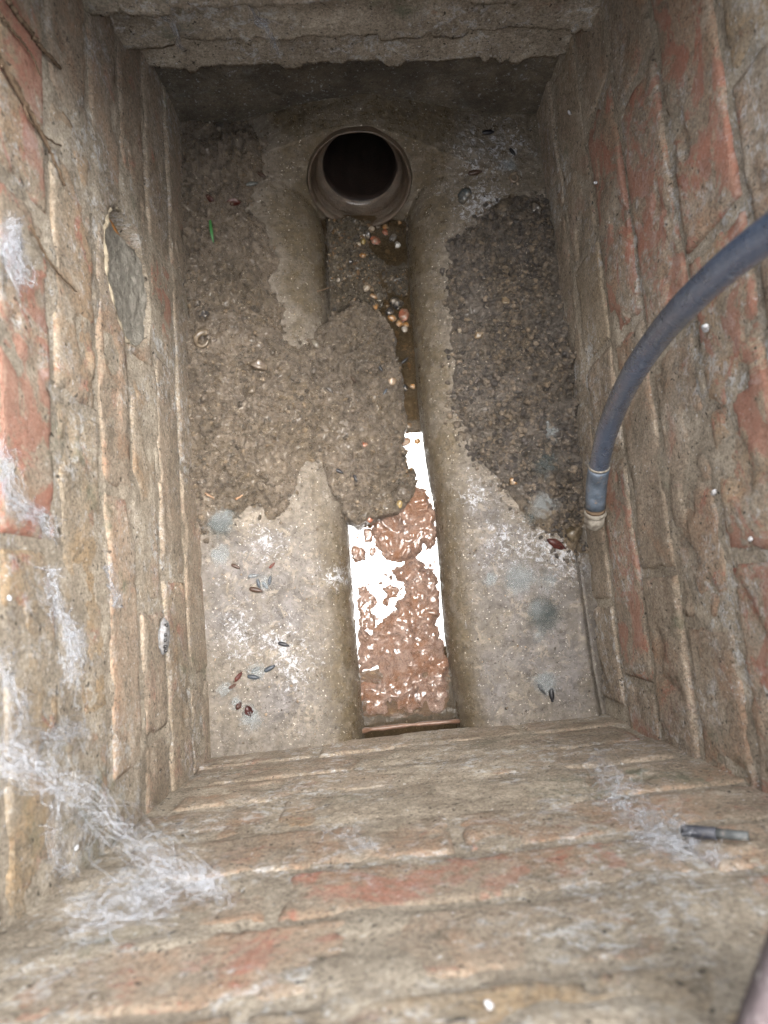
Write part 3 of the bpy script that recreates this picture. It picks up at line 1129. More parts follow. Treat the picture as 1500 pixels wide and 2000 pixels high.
def paper(name, pts, label, h, seed, fold=30, sub=None, smooth=.010, amp=.006, group=None):
    P = pxpoly(crop8(pts), ZW + h * .5)
    mn, mx = P.min(0) - .004, P.max(0) + .004
    st = .0008 if (mx - mn).max() > .04 else .0006
    x, y = np.meshgrid(np.arange(mn[0], mx[0], st), np.arange(mn[1], mx[1], st))
    s_ = poly_sd(x, y, P) + .014 * (fbm(x * 85, y * 85, 5, seed, .6) - .5) * min(1, (mx - mn).max() / .05) + (.003 if (mx - mn).max() > .04 else .0012)
    wx = x + .018 * (fbm(x * 26, y * 26, 3, seed + 1) - .5)
    wy = y + .018 * (fbm(x * 26, y * 26, 3, seed + 2) - .5)
    rid = 1 - np.abs(2 * fbm(wx * fold, wy * fold, 3, seed + 3, .5) - 1) * 1.6
    lump = fbm(x * 34, y * 34, 3, seed + 4)
    fine = fbm(wx * 170, wy * 170, 3, seed + 5)
    dome = np.sqrt(ss(0, smooth, s_))
    z = ZW - .003 + dome * (h + .003 + 1.5 * amp * (rid - .4) + .009 * (lump - .5) + .0024 * (fine - .5))
    if sub is not None:
        z = z - sub(x, y) * dome
    V = np.stack([x, y, z], -1).reshape(-1, 3)
    F = grid_faces(*x.shape, s_ > -.001)
    V, F = compact(V, F)
    o = obj(name, raw_mesh(name, V, F), MAT['paper'])
    tag(o, label, 'wet paper', group or 'soaked paper in the channel')
    return o


ylow = un(760, 1315, ZW)[1]
xbrk = un(870, 1340, ZW)[0]
paper('wet_paper', [(400, 290), (520, 300), (550, 480), (630, 550), (770, 585), (860, 510), (900, 440), (960, 485), (1000, 480), (1015, 330), (985, 180), (940, 50), (880, 0), (825, 10), (775, 120), (700, 200), (560, 235), (420, 235), (360, 300)],
      'upper pale pink lump of soaked paper below the silt', .010, 901)
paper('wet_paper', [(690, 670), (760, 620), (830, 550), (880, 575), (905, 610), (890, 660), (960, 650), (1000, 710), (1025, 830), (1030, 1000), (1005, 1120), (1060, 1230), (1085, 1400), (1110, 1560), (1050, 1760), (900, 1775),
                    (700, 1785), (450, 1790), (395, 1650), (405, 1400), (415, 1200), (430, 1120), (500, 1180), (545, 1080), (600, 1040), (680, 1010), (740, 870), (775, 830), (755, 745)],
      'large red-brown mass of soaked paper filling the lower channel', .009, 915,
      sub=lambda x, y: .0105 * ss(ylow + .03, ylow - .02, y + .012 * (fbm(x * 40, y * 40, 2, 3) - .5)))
paper('wet_paper', [(335, 490), (370, 455), (430, 470), (462, 510), (440, 570), (390, 585), (345, 565)], 'round blob of paper floating against the left channel side', .005, 931, smooth=.004, amp=.002)
paper('wet_paper', [(480, 490), (515, 485), (532, 510), (520, 545), (488, 540)], 'tiny floating blob just right of the round paper blob', .004, 935, smooth=.003, amp=.001)
paper('wet_paper', [(600, 800), (650, 770), (700, 800), (705, 870), (650, 890), (645, 940), (615, 945), (595, 900), (620, 850)], 'ragged floating scrap in the middle of the bright water', .004, 939, smooth=.004, amp=.003)
paper('wet_paper', [(398, 800), (455, 790), (500, 840), (555, 905), (515, 960), (550, 1030), (520, 1110), (420, 1110), (400, 960)], 'flat brown slab standing in for a phone reflection at the left of the bright water', .0035, 943, smooth=.006, amp=.0015)  # slab added where the phone's dark reflection lies in the water
paper('wet_paper', [(445, 330), (500, 330), (520, 370), (500, 440), (450, 430)], 'yellowish brown scrap floating under the edge of the silt', .004, 947, smooth=.004, amp=.002)
paper('wet_paper', [(640, 690), (665, 690), (670, 730), (645, 735)], 'small drop-shaped scrap left of the folded paper tip', .003, 951, smooth=.003, amp=.001)

# bits too small to pick apart, afloat on the bright water
rgf = np.random.default_rng(55)
a = Acc()
pw = pxpoly([(690, 1045), (735, 1040), (760, 1085), (848, 1075), (850, 1110), (800, 1100), (770, 1130), (785, 1170), (745, 1215), (710, 1230), (700, 1150)], ZW)
IV, IF = ico()
cnt = 0
while cnt < 170:
    x_, y_ = rgf.uniform(pw[:, 0].min(), pw[:, 0].max()), rgf.uniform(pw[:, 1].min(), pw[:, 1].max())
    sdv = float(poly_sd(np.array([x_]), np.array([y_]), pw)[0])
    if sdv < -.004 or rgf.random() > math.exp(-max(sdv, 0) / .007) + .10:
        continue
    r_ = .0005 + .0021 * rgf.random() ** 4
    Vf = IV * (1 + rgf.uniform(-.4, .4, (12, 1))) * r_ * np.array([rgf.uniform(.7, 1.6), rgf.uniform(.7, 1.3), .6]) + np.array([x_, y_, ZW + .0002])
    a.add(Vf, np.hstack([IF, IF[:, 2:]]))
    cnt += 1
tag(obj('floating_bits', a.mesh('floating_bits'), MAT['paper']), 'tiny brown bits afloat on the bright water', kind='stuff')

# loose tatters trailing off the big mass
for k, pts in enumerate([[(440, 1580), (425, 1640), (400, 1680), (430, 1740)], [(560, 1560), (600, 1600), (640, 1650), (650, 1690)], [(860, 1560), (820, 1610), (790, 1650), (780, 1700)]]):
    a = Acc()
    P = np.array([[*un(*p, ZW + .004)[:2], ZW + .003 + .003 * math.sin(i * 2 + k)] for i, p in enumerate(crop8(pts))])
    t = np.linspace(0, 1, 14)
    Q = np.stack([np.interp(t, np.linspace(0, 1, len(P)), P[:, c]) for c in range(3)], 1)
    Q += RNG.normal(0, .0006, Q.shape)
    a.tube(Q, np.interp(t, [0, .5, 1], [.0042, .0036, .0018]), 8)
    o = obj('paper_tatter', a.mesh('paper_tatter'), MAT['paper'])
    tag(o, ['pale tatter of paper hanging at the left edge of the mass', 'thin tatter trailing in the middle of the lower mass', 'thin tatter on the right of the lower mass'][k], 'wet paper', 'paper tatters in the channel')

# clay lip of the outgoing pipe along the foot of the near wall
lp = [un(600, 1444, -.004), un(690, 1424, -.030), un(720, 1418, -.050), un(800, 1409, -.054), un(885, 1402, -.050), un(930, 1400, -.020), un(1000, 1398, .0)]
lp = np.array(lp)
t = np.linspace(0, 1, 60)
Q = np.stack([np.interp(t, np.linspace(0, 1, len(lp)), lp[:, c]) for c in range(3)], 1)
Q[:, 2] += .0015 * (fbm(t * 30, t * 0, 3, 5) - .5) - .003
Q[:, 1] -= .005
a = Acc()
a.tube(Q, .0012 + .0030 * fbm(t * 20, t * 0 + 3, 3, 8), 8)
o = obj('pipe_lip', a.mesh('pipe_lip'), simple('orange_clay_lip', (.065, .034, .022), (.135, .075, .048), 80, .5, .5, .2, .5, .002, dirt=(.12, .085, .055)))
tag(o, 'thin orange clay lip along the foot of the near wall at the water', 'pipe lip')

# ------------------------------------------------------------------ clay pipe mouth
pipe = empty('clay_pipe', tuple(PC))
tag(pipe, 'dark round clay pipe mouth with ribbed socket at the far end', 'pipe')
XA = np.array([1.0, 0, 0])
B3 = np.stack([XA, PT, PN], 1)


def lathed(name, prof, mat, seg=72, jit=0.0, seed=0):
    V, F = lathe_arr(prof, seg)
    if jit:
        an = np.arctan2(V[:, 1], V[:, 0])
        k = 1 + jit * (fbm(an * 3 + 9, V[:, 2] * 60, 4, seed) - .5)
        V[:, 0] *= k
        V[:, 1] *= k
    V = V @ B3.T
    return obj(name, raw_mesh(name, V, F), mat, pipe)


lathed('socket', [(R_OUT + .002, -.075), (R_OUT + .001, -.002), (R_OUT - .001, .004), (.0665, .0055), (.0640, .004), (.0622, -.001), (.0618, -.005), (.0596, -.0065), (.0603, -.0095), (.0580, -.011), (.0588, -.014), (.0575, -.016), (.0560, -.030), (.0495, -.0320)], MAT['clay'], 96, .03, 3)
lathed('bore', [(.0510, -.0315), (.0482, -.0330), (.0480, -.05), (.0480, -.40), (.001, -.40)], MAT['bore_shade'], 72, .02, 4)
# ------------------------------------------------------------------ plugged branch in the left wall
wl = WALLS['left']
br = empty('capped_branch', tuple(wl.world(HOLE_U, HOLE_W, 0)), math.atan2(wl.U[1], wl.U[0]))
tag(br, 'round branch hole in the left wall plugged with grey cement', 'pipe plug')
th = np.linspace(0, 2 * math.pi, 73)[:-1]
# clay sleeve
prof = [(HOLE_R - .001, -.09), (HOLE_R - .001, -.016), (HOLE_R - .006, -.016), (HOLE_R - .006, -.09)]
V, F = lathe_arr(prof, 72)
V = np.stack([V[:, 0], V[:, 2] + wl.lean * V[:, 1], V[:, 1]], -1)
obj('sleeve', raw_mesh('sleeve', V, F[:, ::-1]), MAT['orange'], br)
# cement plug, slumped so that a gap stays at the far side
rr, aa = np.meshgrid(np.linspace(0, 1, 34), th, indexing='ij')
pu, pw = rr * np.cos(aa) * (HOLE_R - .0008), rr * np.sin(aa) * (HOLE_R - .0008)
dd = -.0105 + .005 * rr ** 2 + .008 * (fbm(pu * 45 + 3, pw * 45, 4, 21) - .5) + .004 * (fbm(pu * 160, pw * 160, 3, 22) - .5)
gap = ss(.046, .053, -pu + .5 * np.abs(pw) * 0 + .004 * (fbm(pu * 60, pw * 60, 2, 5) - .5))
dd = dd - .05 * gap + .010 * ss(.0, -.05, pw) * 0
V = np.stack([pu, dd + wl.lean * pw, pw], -1).reshape(-1, 3)
i = np.arange(34 * 72).reshape(34, 72)
j = np.roll(i, -1, 1)
F = np.stack([i[:-1], j[:-1], j[1:], i[1:]], -1).reshape(-1, 4)
obj('plug', raw_mesh('plug', V, F), MAT['cement'], br)
# broken mortar rim
a = Acc()
tt_ = np.linspace(math.radians(-25), math.radians(195), 120)
rj = HOLE_R + .002 + .004 * (fbm(tt_ * 4, tt_ * 0, 3, 31) - .5)
RP = np.stack([rj * np.cos(tt_), .0 * tt_ - .001 + .004 * (fbm(tt_ * 6, tt_ * 0 + 4, 3, 33) - .5), rj * np.sin(tt_)], 1)
a.tube(RP * np.array([1, 1, 1]) - np.array([0, .0012, 0]), .0007 + .0028 * fbm(tt_ * 5, tt_ * 0 + 8, 4, 35) * np.sin(np.linspace(.05, math.pi - .05, 120)) ** .4, 8)
obj('mortar_rim', a.mesh('mortar_rim'), MAT['rim'], br)

# ------------------------------------------------------------------ hose with its end fitting
def spline(P, n):
    P = np.array(P, float)
    t = np.concatenate([[0], np.cumsum(np.linalg.norm(np.diff(P, axis=0), axis=1))])
    u = np.linspace(0, t[-1], n)
    out = []
    for x in u:
        k = min(max(np.searchsorted(t, x) - 1, 0), len(P) - 2)
        p0, p1, p2, p3 = P[max(k - 1, 0)], P[k], P[k + 1], P[min(k + 2, len(P) - 1)]
        s = (x - t[k]) / max(t[k + 1] - t[k], 1e-9)
        out.append(.5 * ((2 * p1) + (-p0 + p2) * s + (2 * p0 - 5 * p1 + 4 * p2 - p3) * s ** 2 + (-p0 + 3 * p1 - 3 * p2 + p3) * s ** 3))
    return np.array(out)


hp = [(1163, 1000, .775), (1164, 960, .765), (1168, 925, .745), (1181, 860, .70), (1200, 805, .66), (1232, 738, .60), (1282, 662, .54), (1345, 590, .475), (1430, 512, .415), (1540, 430, .36), (1700, 330, .30)]
HP = [at_depth(u, v, d) for u, v, d in hp]
hose = empty('hose', tuple(HP[0]))
tag(hose, 'black rubber hose hanging down over the right wall with a metal end', 'hose')
HP = np.array(HP) - HP[0]
path = spline(HP, 90)
rh = .0097
k0 = 6
a = Acc()
rad_ = np.full(90 - k0, rh) + .0003 * (fbm(np.arange(90 - k0) * .35, np.zeros(90 - k0), 3, 2) - .5)
a.tube(path[k0:], rad_, 28)
obj('tube', a.mesh('tube'), MAT['hose'], hose)
dr = path[0] - path[8]
dr /= np.linalg.norm(dr)
p0 = path[12]
a = Acc()
fer = [p0 + dr * s for s in (0, .001, .003, .012, .030, .0312)]
seg = np.array([path[i] for i in (11, 10, 8, 6, 3, 1)])
a.tube(seg, [.0109, .0107, .0107, .0107, .0105, .0100], 28)
obj('ferrule', a.mesh('ferrule'), MAT['steel'], hose)
a = Acc()
a.tube(np.array([path[11] - dr * .0012, path[11], path[11] + dr * .0015]), [.0107, .0111, .0107], 28)
obj('ferrule_ring', a.mesh('ferrule_ring'), MAT['brass'], hose)
e0 = path[1]
a = Acc()
a.tube(np.array([e0, e0 + dr * .003]), [.0100, .0100], 24)
obj('groove', a.mesh('groove'), MAT['root'], hose)
a = Acc()
a.tube(np.array([e0 + dr * .003, e0 + dr * .0045, e0 + dr * .0075, e0 + dr * .0085]), [.0108, .0116, .0116, .0108], 24)
obj('collar', a.mesh('collar'), MAT['brass'], hose)
a = Acc()
a.tube(np.array([e0 + dr * .0085, e0 + dr * .0095, e0 + dr * .018, e0 + dr * .0195]), [.0105, .0115, .0115, .0102], 6)
obj('hex_nut', a.mesh('hex_nut', False), MAT['brass'], hose)
a = Acc()
a.tube(np.array([e0 + dr * .0195, e0 + dr * .024]), [.0085, .0078], 16)
obj('spigot', a.mesh('spigot'), MAT['brass'], hose)

# ------------------------------------------------------------------ insects, stones, scraps
def lump_mesh(name, r, seed, n=2, amp=.3, flat=.7, elong=1.0):
    V, F = ico2(n)
    rg = np.random.default_rng(seed)
    k = 1 + amp * (fbm(V[:, 0] * 1.4 + seed, V[:, 1] * 1.4 + V[:, 2], 3, seed) - .5) * 2
    V = V * k[:, None] * np.array([elong, 1, flat]) * r
    return raw_mesh(name, V, F)


def insect(u, v, ang, L, label, col=(.012, .012, .016), wide=.42, wall=None):
    """small oval insect: segmented body, head, feelers"""
    if wall is None:
        p = onfloor(u, v, ZW)
    else:
        p = WALLS[wall].hit(u, v, .003)[2]
    r = empty('insect', tuple(p), math.radians(ang))
    tag(r, label, 'insect', 'small dark insects in the chamber')
    n = 22
    s = np.linspace(-.5, .5, n)
    prof = np.sqrt(np.clip(1 - (2 * s) ** 2, 0.0, 1)) ** .8 * wide * .5 * (1 - .12 * s)
    prof = prof * (1 - .10 * (np.sin(s * 40) > .75)) + .004
    V, F = tube_arr(np.stack([s * L, 0 * s, 0 * s], 1), prof * L, 12)
    V[:, 2] = V[:, 2] * .75 + prof.max() * L * .55
    me = quads_to_mesh('body', V, F)
    b = obj('body', me, MAT['beetle'], r)
    b.color = (*col, 1)
    V, F = ico2(1)
    h = obj('head', raw_mesh('head', V * np.array([.09, .11, .08]) * L + np.array([.52 * L, 0, prof.max() * L * .5]), F), MAT['beetle'], r)
    h.color = (*[c * .8 for c in col], 1)
    a = Acc()
    for sg in (-1, 1):
        a.tube(np.array([[.56 * L, sg * .03 * L, .2 * L], [.68 * L, sg * .12 * L, .16 * L], [.80 * L, sg * .15 * L, .05 * L]]), .008 * L, 4)
    q = obj('feelers', a.mesh('feelers'), MAT['beetle'], r)
    q.color = (*col, 1)
    return r


BK, BLU, BRN, RED = (.010, .010, .013), (.030, .038, .050), (.045, .026, .018), (.085, .020, .012)
for args in [
    (952, 260, 5, .0150, 'glossy black insect at the top of the white-bloomed patch', BK), (1000, 297, -55, .0115, 'black insect on the right edge of the white-bloomed patch', BK),
    (927, 336, 12, .0175, 'long dark insect left of the white-bloomed patch, below the top one', BRN),
    (742, 718, -60, .0105, 'black insect on the silt edge left of the narrow water', BK), (790, 705, 40, .0105, 'black insect lying in the narrow water beside the silt', BK),
    (752, 766, 60, .0085, 'small blue-black insect below the pale pebble on the silt', BLU), (642, 760, -40, .0120, 'grey mud-coated insect in the middle of the silt', (.07, .062, .055)),
    (661, 920, -25, .0115, 'dark insect in the crack above the bare concrete ridge', BK), (694, 934, -70, .0095, 'tiny dark insect right of the one in the silt crack', BK),
    (553, 1258, -15, .0125, 'black insect on the white bloom of the left bench', BK), (526, 1306, 28, .0135, 'blue-black insect below the white bloom on the left bench', BLU),
    (494, 1322, -8, .0135, 'dark grey insect touching the red-brown leaf scrap', BLU), (499, 1308, 30, .0110, 'mould-covered grey insect above the dark grey one', (.09, .10, .105)),
    (499, 1152, -12, .0150, 'brown insect just below the little cluster on the left bench', BRN), (505, 1139, -75, .0105, 'blue-grey insect in the left of the cluster', BLU),
    (518, 1143, -50, .0100, 'pale blue-grey insect in the middle of the cluster', (.07, .085, .10)), (527, 1134, 80, .0100, 'blue-grey insect at the right end of the cluster', BLU),
    (494, 1125, 8, .0120, 'half-hidden pale grey insect above the cluster', (.12, .13, .14)),
    (1077, 1356, -85, .0150, 'black insect beside the white mould tuft near the foot of the right bench', BK), (1057, 1345, -55, .0130, 'dark insect under the left side of the lower mould tuft', BK),
    (487, 351, 10, .0150, 'grey slug-like insect on the silt near the pipe', (.08, .085, .08)), (510, 342, -30, .0120, 'brown mud-coated insect right of the grey slug-like one', BRN),
    (460, 1106, -25, .0110, 'thin brown insect on the pale upper part of the left bench', BRN), (531, 1105, 45, .0085, 'small reddish insect on the pale concrete above the cluster', RED),
    (755, 1318, 0, .001, None, BK),
]:
    if args[4]:
        insect(*args)


def stone(u, v, r, col, label, seed, elong=1.2, flat=.7, name='pebble', cat='stone', group='pebbles in the chamber', mat='stone', sink=.25, amp=.25, water=False):
    p = onfloor(u, v, ZW - .002 if water else None)
    r *= .82
    o = obj(name, lump_mesh(name, r, seed, 2, amp + .15, flat, elong), MAT[mat])
    o.location = (p[0], p[1], p[2] + r * flat * (1 - 2 * sink))
    o.rotation_euler = (random.uniform(-.3, .3), random.uniform(-.3, .3), random.uniform(0, 6.28))
    o.color = (*[c_ * .58 for c_ in col], 1)
    tag(o, label, cat, group)
    return o


OR, RD, DK, PL, GYc, TN = (.35, .17, .05), (.33, .11, .06), (.015, .015, .018), (.45, .38, .29), (.15, .14, .13), (.26, .19, .12)
for k, (u, v, r, c, lb) in enumerate([
    (752, 444, .0046, OR, 'orange-brown pebble just below the pipe socket'), (722, 452, .0050, TN, 'rounded tan pebble under the socket lip'),
    (780, 436, .0036, OR, 'small orange pebble against the right channel wall below the socket'),
    (718, 459, .0056, DK, 'black pebble below the pipe socket'), (733, 472, .0072, RD, 'red brick pebble in the wet gravel below the pipe'),
    (752, 454, .0046, RD, 'pinkish pebble above the red brick pebble'), (710, 472, .0050, (.30, .22, .07), 'mustard pebble left of the red brick pebble'),
    (700, 478, .0045, PL, 'pale wet pebble left of the mustard one'), (776, 480, .0046, (.5, .5, .48), 'white angular pebble by the right channel side'),
    (708, 500, .0042, OR, 'orange pebble alone on the grey silt below the gravel'), (685, 511, .0038, DK, 'black chip left of the lone orange pebble'),
    (757, 493, .0040, TN, 'tan pebble in the gravel right of the lone orange one'), (768, 465, .0060, GYc, 'grey pebble at the right of the gravel'),
    (725, 447, .0045, PL, 'pale pebble at the top of the gravel'), (661, 548, .0034, (.6, .56, .5), 'white round pebble on the silt at the left channel side'),
    (716, 563, .0046, PL, 'cream pebble at the edge of the silt'), (729, 580, .0048, OR, 'orange pebble at the edge of the silt below the cream one'),
    (733, 600, .0042, OR, 'rusty pebble where the silt narrows the channel'), (788, 616, .0088, RD, 'large red pebble wedged in the narrow channel'),
    (775, 594, .0092, DK, 'black stone above the large red pebble'), (761, 610, .0070, DK, 'black pebble left of the large red pebble'),
    (780, 633, .0055, OR, 'orange pebble below the large red one, left of a pair'), (793, 635, .0052, OR, 'orange pebble below the large red one, right of a pair'),
    (766, 622, .0056, OR, 'dull orange pebble left of the orange pair'), (790, 644, .0046, (.5, .48, .45), 'whitish pebble under the orange pair'),
    (765, 746, .0072, (.34, .25, .17), 'pale tan pebble on the silt by the narrow water'), (806, 756, .0042, OR, 'amber pebble at the right channel side'),
    (815, 862, .0050, (.32, .17, .06), 'amber pebble at the top of the bright sliver of water'), (790, 864, .0070, (.30, .16, .09), 'pinkish stone at the left of the bright sliver of water'),
    (790, 758, .0052, DK, 'dark pebble breaking the surface of the narrow water'), (797, 832, .0055, (.16, .10, .05), 'brown pebble in the narrow water above the bright sliver'),
    (398, 617, .0085, (.055, .055, .06), 'dark angular stone on the silt beside the left wall'), (905, 385, .0098, (.085, .105, .115), 'blue-grey rounded stone left of the white-bloomed patch'),
    (433, 251, .0085, (.06, .055, .052), 'dark round stone in the corner below the far wall'), (1047, 412, .0090, (.06, .05, .042), 'dark clod at the top right of the soil'),
    (988, 412, .0170, (.065, .055, .046), 'flat dark stone at the top edge of the soil'), (935, 655, .0055, TN, 'tan pebble on the dark soil'),
    (988, 585, .0070, (.24, .18, .11), 'flat tan flake in the middle of the dark soil'), (898, 645, .0040, PL, 'pale pebble at the left edge of the soil'),
    (845, 1232, .0050, (.05, .05, .055), 'black glossy pebble at the right edge of the lower paper'), (617, 673, .0052, (.17, .15, .12), 'grit-covered pebble on the bare left shoulder'),
    (722, 1014, .0050, RD, 'small red pebble at the edge of the silt by the bright water'), (712, 870, .0048, RD, 'small reddish pebble in the lower silt'),
    (780, 985, .0046, (.45, .32, .1), 'yellow pebble where silt meets paper'), (1004, 940, .0062, (.33, .19, .08), 'orange-brown flake in the lower soil'),
    (1118, 1042, .0110, (.13, .10, .06), 'rounded mud clod against the right wall under the hose end'), (508, 715, .0090, (.15, .115, .085), 'brown mud clod in the left silt'),
    (493, 765, .0060, (.15, .12, .09), 'small brown clod below the larger one in the left silt')]):
    stone(u, v, r, c, lb, 60 + k, water=(610 < u < 830 and v < 900 and r < .0093 and c != TN), elong=1.0 + .5 * random.random(), flat=.35 if 'flat' in lb or 'flake' in lb else .7,
          amp=.5 if 'angular' in lb or 'clod' in lb else .25)


# broken snail shell, ring shaped shell
def shell(u, v, R, label, col, turns=1.2, seed=0):
    p = onfloor(u, v)
    r = empty('snail_shell', tuple(p), random.uniform(0, 6))
    tag(r, label, 'shell', 'empty shells in the chamber')
    t = np.linspace(0, 1, 40)
    an = t * turns * 2 * math.pi
    rd = R * (1 - .55 * t)
    a = Acc()
    a.tube(np.stack([rd * np.cos(an), rd * np.sin(an), R * .25 + R * .35 * t], 1), R * (.38 - .22 * t), 10)
    o = obj('whorl', a.mesh('whorl'), MAT['stone'], r)
    o.color = (*col, 1)
    rg = np.random.default_rng(seed)
    for k in range(5):
        an = k * 1.3 + rg.uniform(0, .5)
        c = obj('fragment', lump_mesh('fragment', R * .22, seed + k, 1, .5, .4, 1.6), MAT['stone'], r)
        c.location = (R * 1.05 * math.cos(an), R * 1.05 * math.sin(an), R * .15)
        c.rotation_euler = (0, .4, an)
        c.color = (.38, .30, .22, 1) if k % 2 else (.10, .08, .07, 1)


shell(399, 668, .0115, 'crushed snail shell on the silt beside the left wall', (.10, .075, .05), .8, 3)
shell(1005, 350, .0070, 'tiny ring-shaped shell below the grey mould spot on the upper right bench', (.14, .105, .075), 1.0, 7)


def scrap(u, v, L, wd, ang, col, label, seed, name='leaf_scrap', cat='leaf', curl=.3, group='leaf scraps in the chamber'):
    """curled thick leaf scrap with a midrib"""
    p = onfloor(u, v)
    L, wd = L * .82, wd * .8
    r = empty(name, tuple(p), math.radians(ang))
    tag(r, label, cat, group)
    n, m = 16, 8
    s, q = np.meshgrid(np.linspace(0, 1, n), np.linspace(-1, 1, m))
    wv = wd * np.sin(math.pi * np.clip(s, .02, .98)) ** .7 * (1 + .3 * (fbm(s * 6, q, 2, seed) - .5))
    Vt = np.stack([(s - .5) * L, q * wv * .5, .0022 + curl * wd * q ** 2 * .6 + .0015 * np.sin(s * 5)], -1).reshape(-1, 3)
    Vb = Vt - np.array([0, 0, .0008])
    F = grid_faces(m, n)
    o = obj('blade', raw_mesh('blade', np.vstack([Vt, Vb]), np.vstack([F, F[:, ::-1] + n * m])), MAT['beetle'], r)
    o.color = (*[c * .7 for c in col], 1)
    a = Acc()
    a.tube(np.array([[-.5 * L, 0, .0028], [0, 0, .0034], [.55 * L, 0, .0028]]), .0005, 6)
    o = obj('midrib', a.mesh('midrib'), MAT['beetle'], r)
    o.color = (*[c * .6 for c in col], 1)


scrap(412, 391, .022, .0080, -45, (.060, .016, .011), 'dark red leaf scrap near the left wall above the grass blade', 1)
scrap(457, 398, .022, .0120, 5, (.075, .018, .012), 'glossy dark red leaf scrap right of the other red one', 2)
scrap(466, 1322, .018, .0060, 55, (.085, .020, .014), 'red-brown pointed leaf scrap on the lower left bench', 3)
scrap(455, 1340, .012, .0050, 30, (.10, .05, .035), 'faded brown leaf scrap below the red-brown pointed one', 4)
scrap(1085, 1063, .030, .0130, -25, (.075, .022, .018), 'dark red rotted leaf at the lower edge of the soil', 5)
scrap(487, 1388, .016, .0120, -70, (.055, .016, .014), 'purple-brown rotten scrap at the bottom of the left bench', 6)
scrap(467, 1378, .012, .0080, 60, (.060, .025, .018), 'smaller rotten scrap left of the purple-brown one', 7)
scrap(690, 742, .013, .005, -50, (.06, .04, .025), 'thin brown leaf scrap at the head of the silt crack', 8)

# blade of grass
p0, p1 = onfloor(415, 440), onfloor(424, 490)
gr = []
n = 12
t = np.linspace(0, 1, n)
mid = p0[None] * (1 - t)[:, None] + p1[None] * t[:, None]
zz = np.array([zat(q_[0], q_[1]) for q_ in mid])
mid[:, 2] = zz.max() + .001 + .003 * np.sin(t * 3.1)
wd = .0018 * np.sin(np.clip(t * .85 + .12, 0, 1) * math.pi) ** .6
sidev = np.array([1.0, .15, 0])
Vt = np.concatenate([mid - sidev * wd[:, None], mid + np.array([0, 0, -.0006]), mid + sidev * wd[:, None]]).reshape(3, n, 3).reshape(-1, 3)
Vb = Vt - np.array([0, 0, .0004])
F = grid_faces(3, n)
o = obj('grass_blade', raw_mesh('grass_blade', np.vstack([Vt, Vb]), np.vstack([F, F[:, ::-1] + 3 * n])), MAT['grass'])
tag(o, 'single fresh green blade of grass on the left silt', 'grass blade')


def twig(pts, r, label, mat='root', name='twig', cat='twig', group='twigs and roots in the chamber', wall=None, prd=.003):
    P = np.array([onfloor(*p) + np.array([0, 0, r]) if wall is None else WALLS[wall].hit(*p, prd)[2] for p in pts])
    Q = spline(P, max(8, 8 * len(pts))) if len(pts) > 2 else np.array([P[0] + (P[1] - P[0]) * s for s in np.linspace(0, 1, 8)])
    Q = Q + RNG.normal(0, r * .25, Q.shape)
    a = Acc()
    a.tube(Q, r * np.linspace(1.15, .6, len(Q)) * RNG.uniform(.85, 1.15, len(Q)), 8)
    o = obj(name, a.mesh(name), MAT[mat])
    tag(o, label, cat, group)
    return o


twig([(402, 964), (420, 974)], .0013, 'short pale twig on the silt against the left wall', 'fleck').color = (.27, .17, .11, 1)
twig([(462, 976), (474, 968)], .0015, 'stubby tan twig at the lower edge of the silt', 'fleck').color = (.33, .20, .12, 1)
twig([(520, 872), (538, 862)], .0011, 'thin dark twig half buried in the middle of the silt')
twig([(620, 570), (652, 560)], .0010, 'fine dark twig at the left edge of the channel')
twig([(935, 205), (940, 175)], .0009, 'thin straw leaning on the foot of the far wall', 'fleck').color = (.12, .10, .08, 1)
# rootlets over the left wall
twig([(-10, 100), (30, 170), (70, 240), (100, 300), (128, 362)], .0017, 'longest dark rootlet across the upper left brickwork', 'root', 'root', 'root', wall='left')
twig([(15, 0), (60, 62), (88, 100), (118, 132)], .0019, 'dark rootlet in the top left corner of the photo', 'root', 'root', 'root', wall='left')
twig([(0, 125), (40, 175), (55, 230), (95, 272), (120, 285)], .0010, 'thin reddish rootlet above the longest one', 'root', 'root', 'root', wall='left')
twig([(60, 440), (90, 500), (120, 540), (150, 570)], .0010, 'faint rootlet below the long ones, beside the plugged hole', 'root', 'root', 'root', wall='left')
twig([(0, 30), (25, 60), (60, 105), (80, 150)], .0010, 'faint short rootlet between the two upper ones', 'root', 'root', 'root', wall='left')
twig([(1135, 45), (1143, 30), (1146, 24)], .0012, 'black splinter in the far right corner of the stepped courses', 'root', 'twig', 'twig', wall='right')

# dark stick lying in web on the near wall
wb = WALLS['bottom']
st = empty('dark_stick', tuple(wb.hit(1335, 1622, .006)[2]))
tag(st, 'black stick lying in cobweb on the near wall at lower right', 'stick')
s0 = wb.hit(1332, 1622, .006)[2]
A0, A1, A2 = [wb.hit(*p, .007)[2] - s0 for p in ((1332, 1622), (1400, 1628), (1462, 1633))]
st.location = tuple(s0)
a = Acc()
a.tube(np.array([A0, A0 * .5 + A1 * .5, A1]), [.0034, .0037, .0035], 12)
obj('shaft', a.mesh('shaft'), MAT['stick'], st)
a = Acc()
a.tube(np.array([A1, A1 * .4 + A2 * .6, A2]), [.0030, .0028, .0026], 12)
obj('tip', a.mesh('tip'), MAT['stick2'], st)

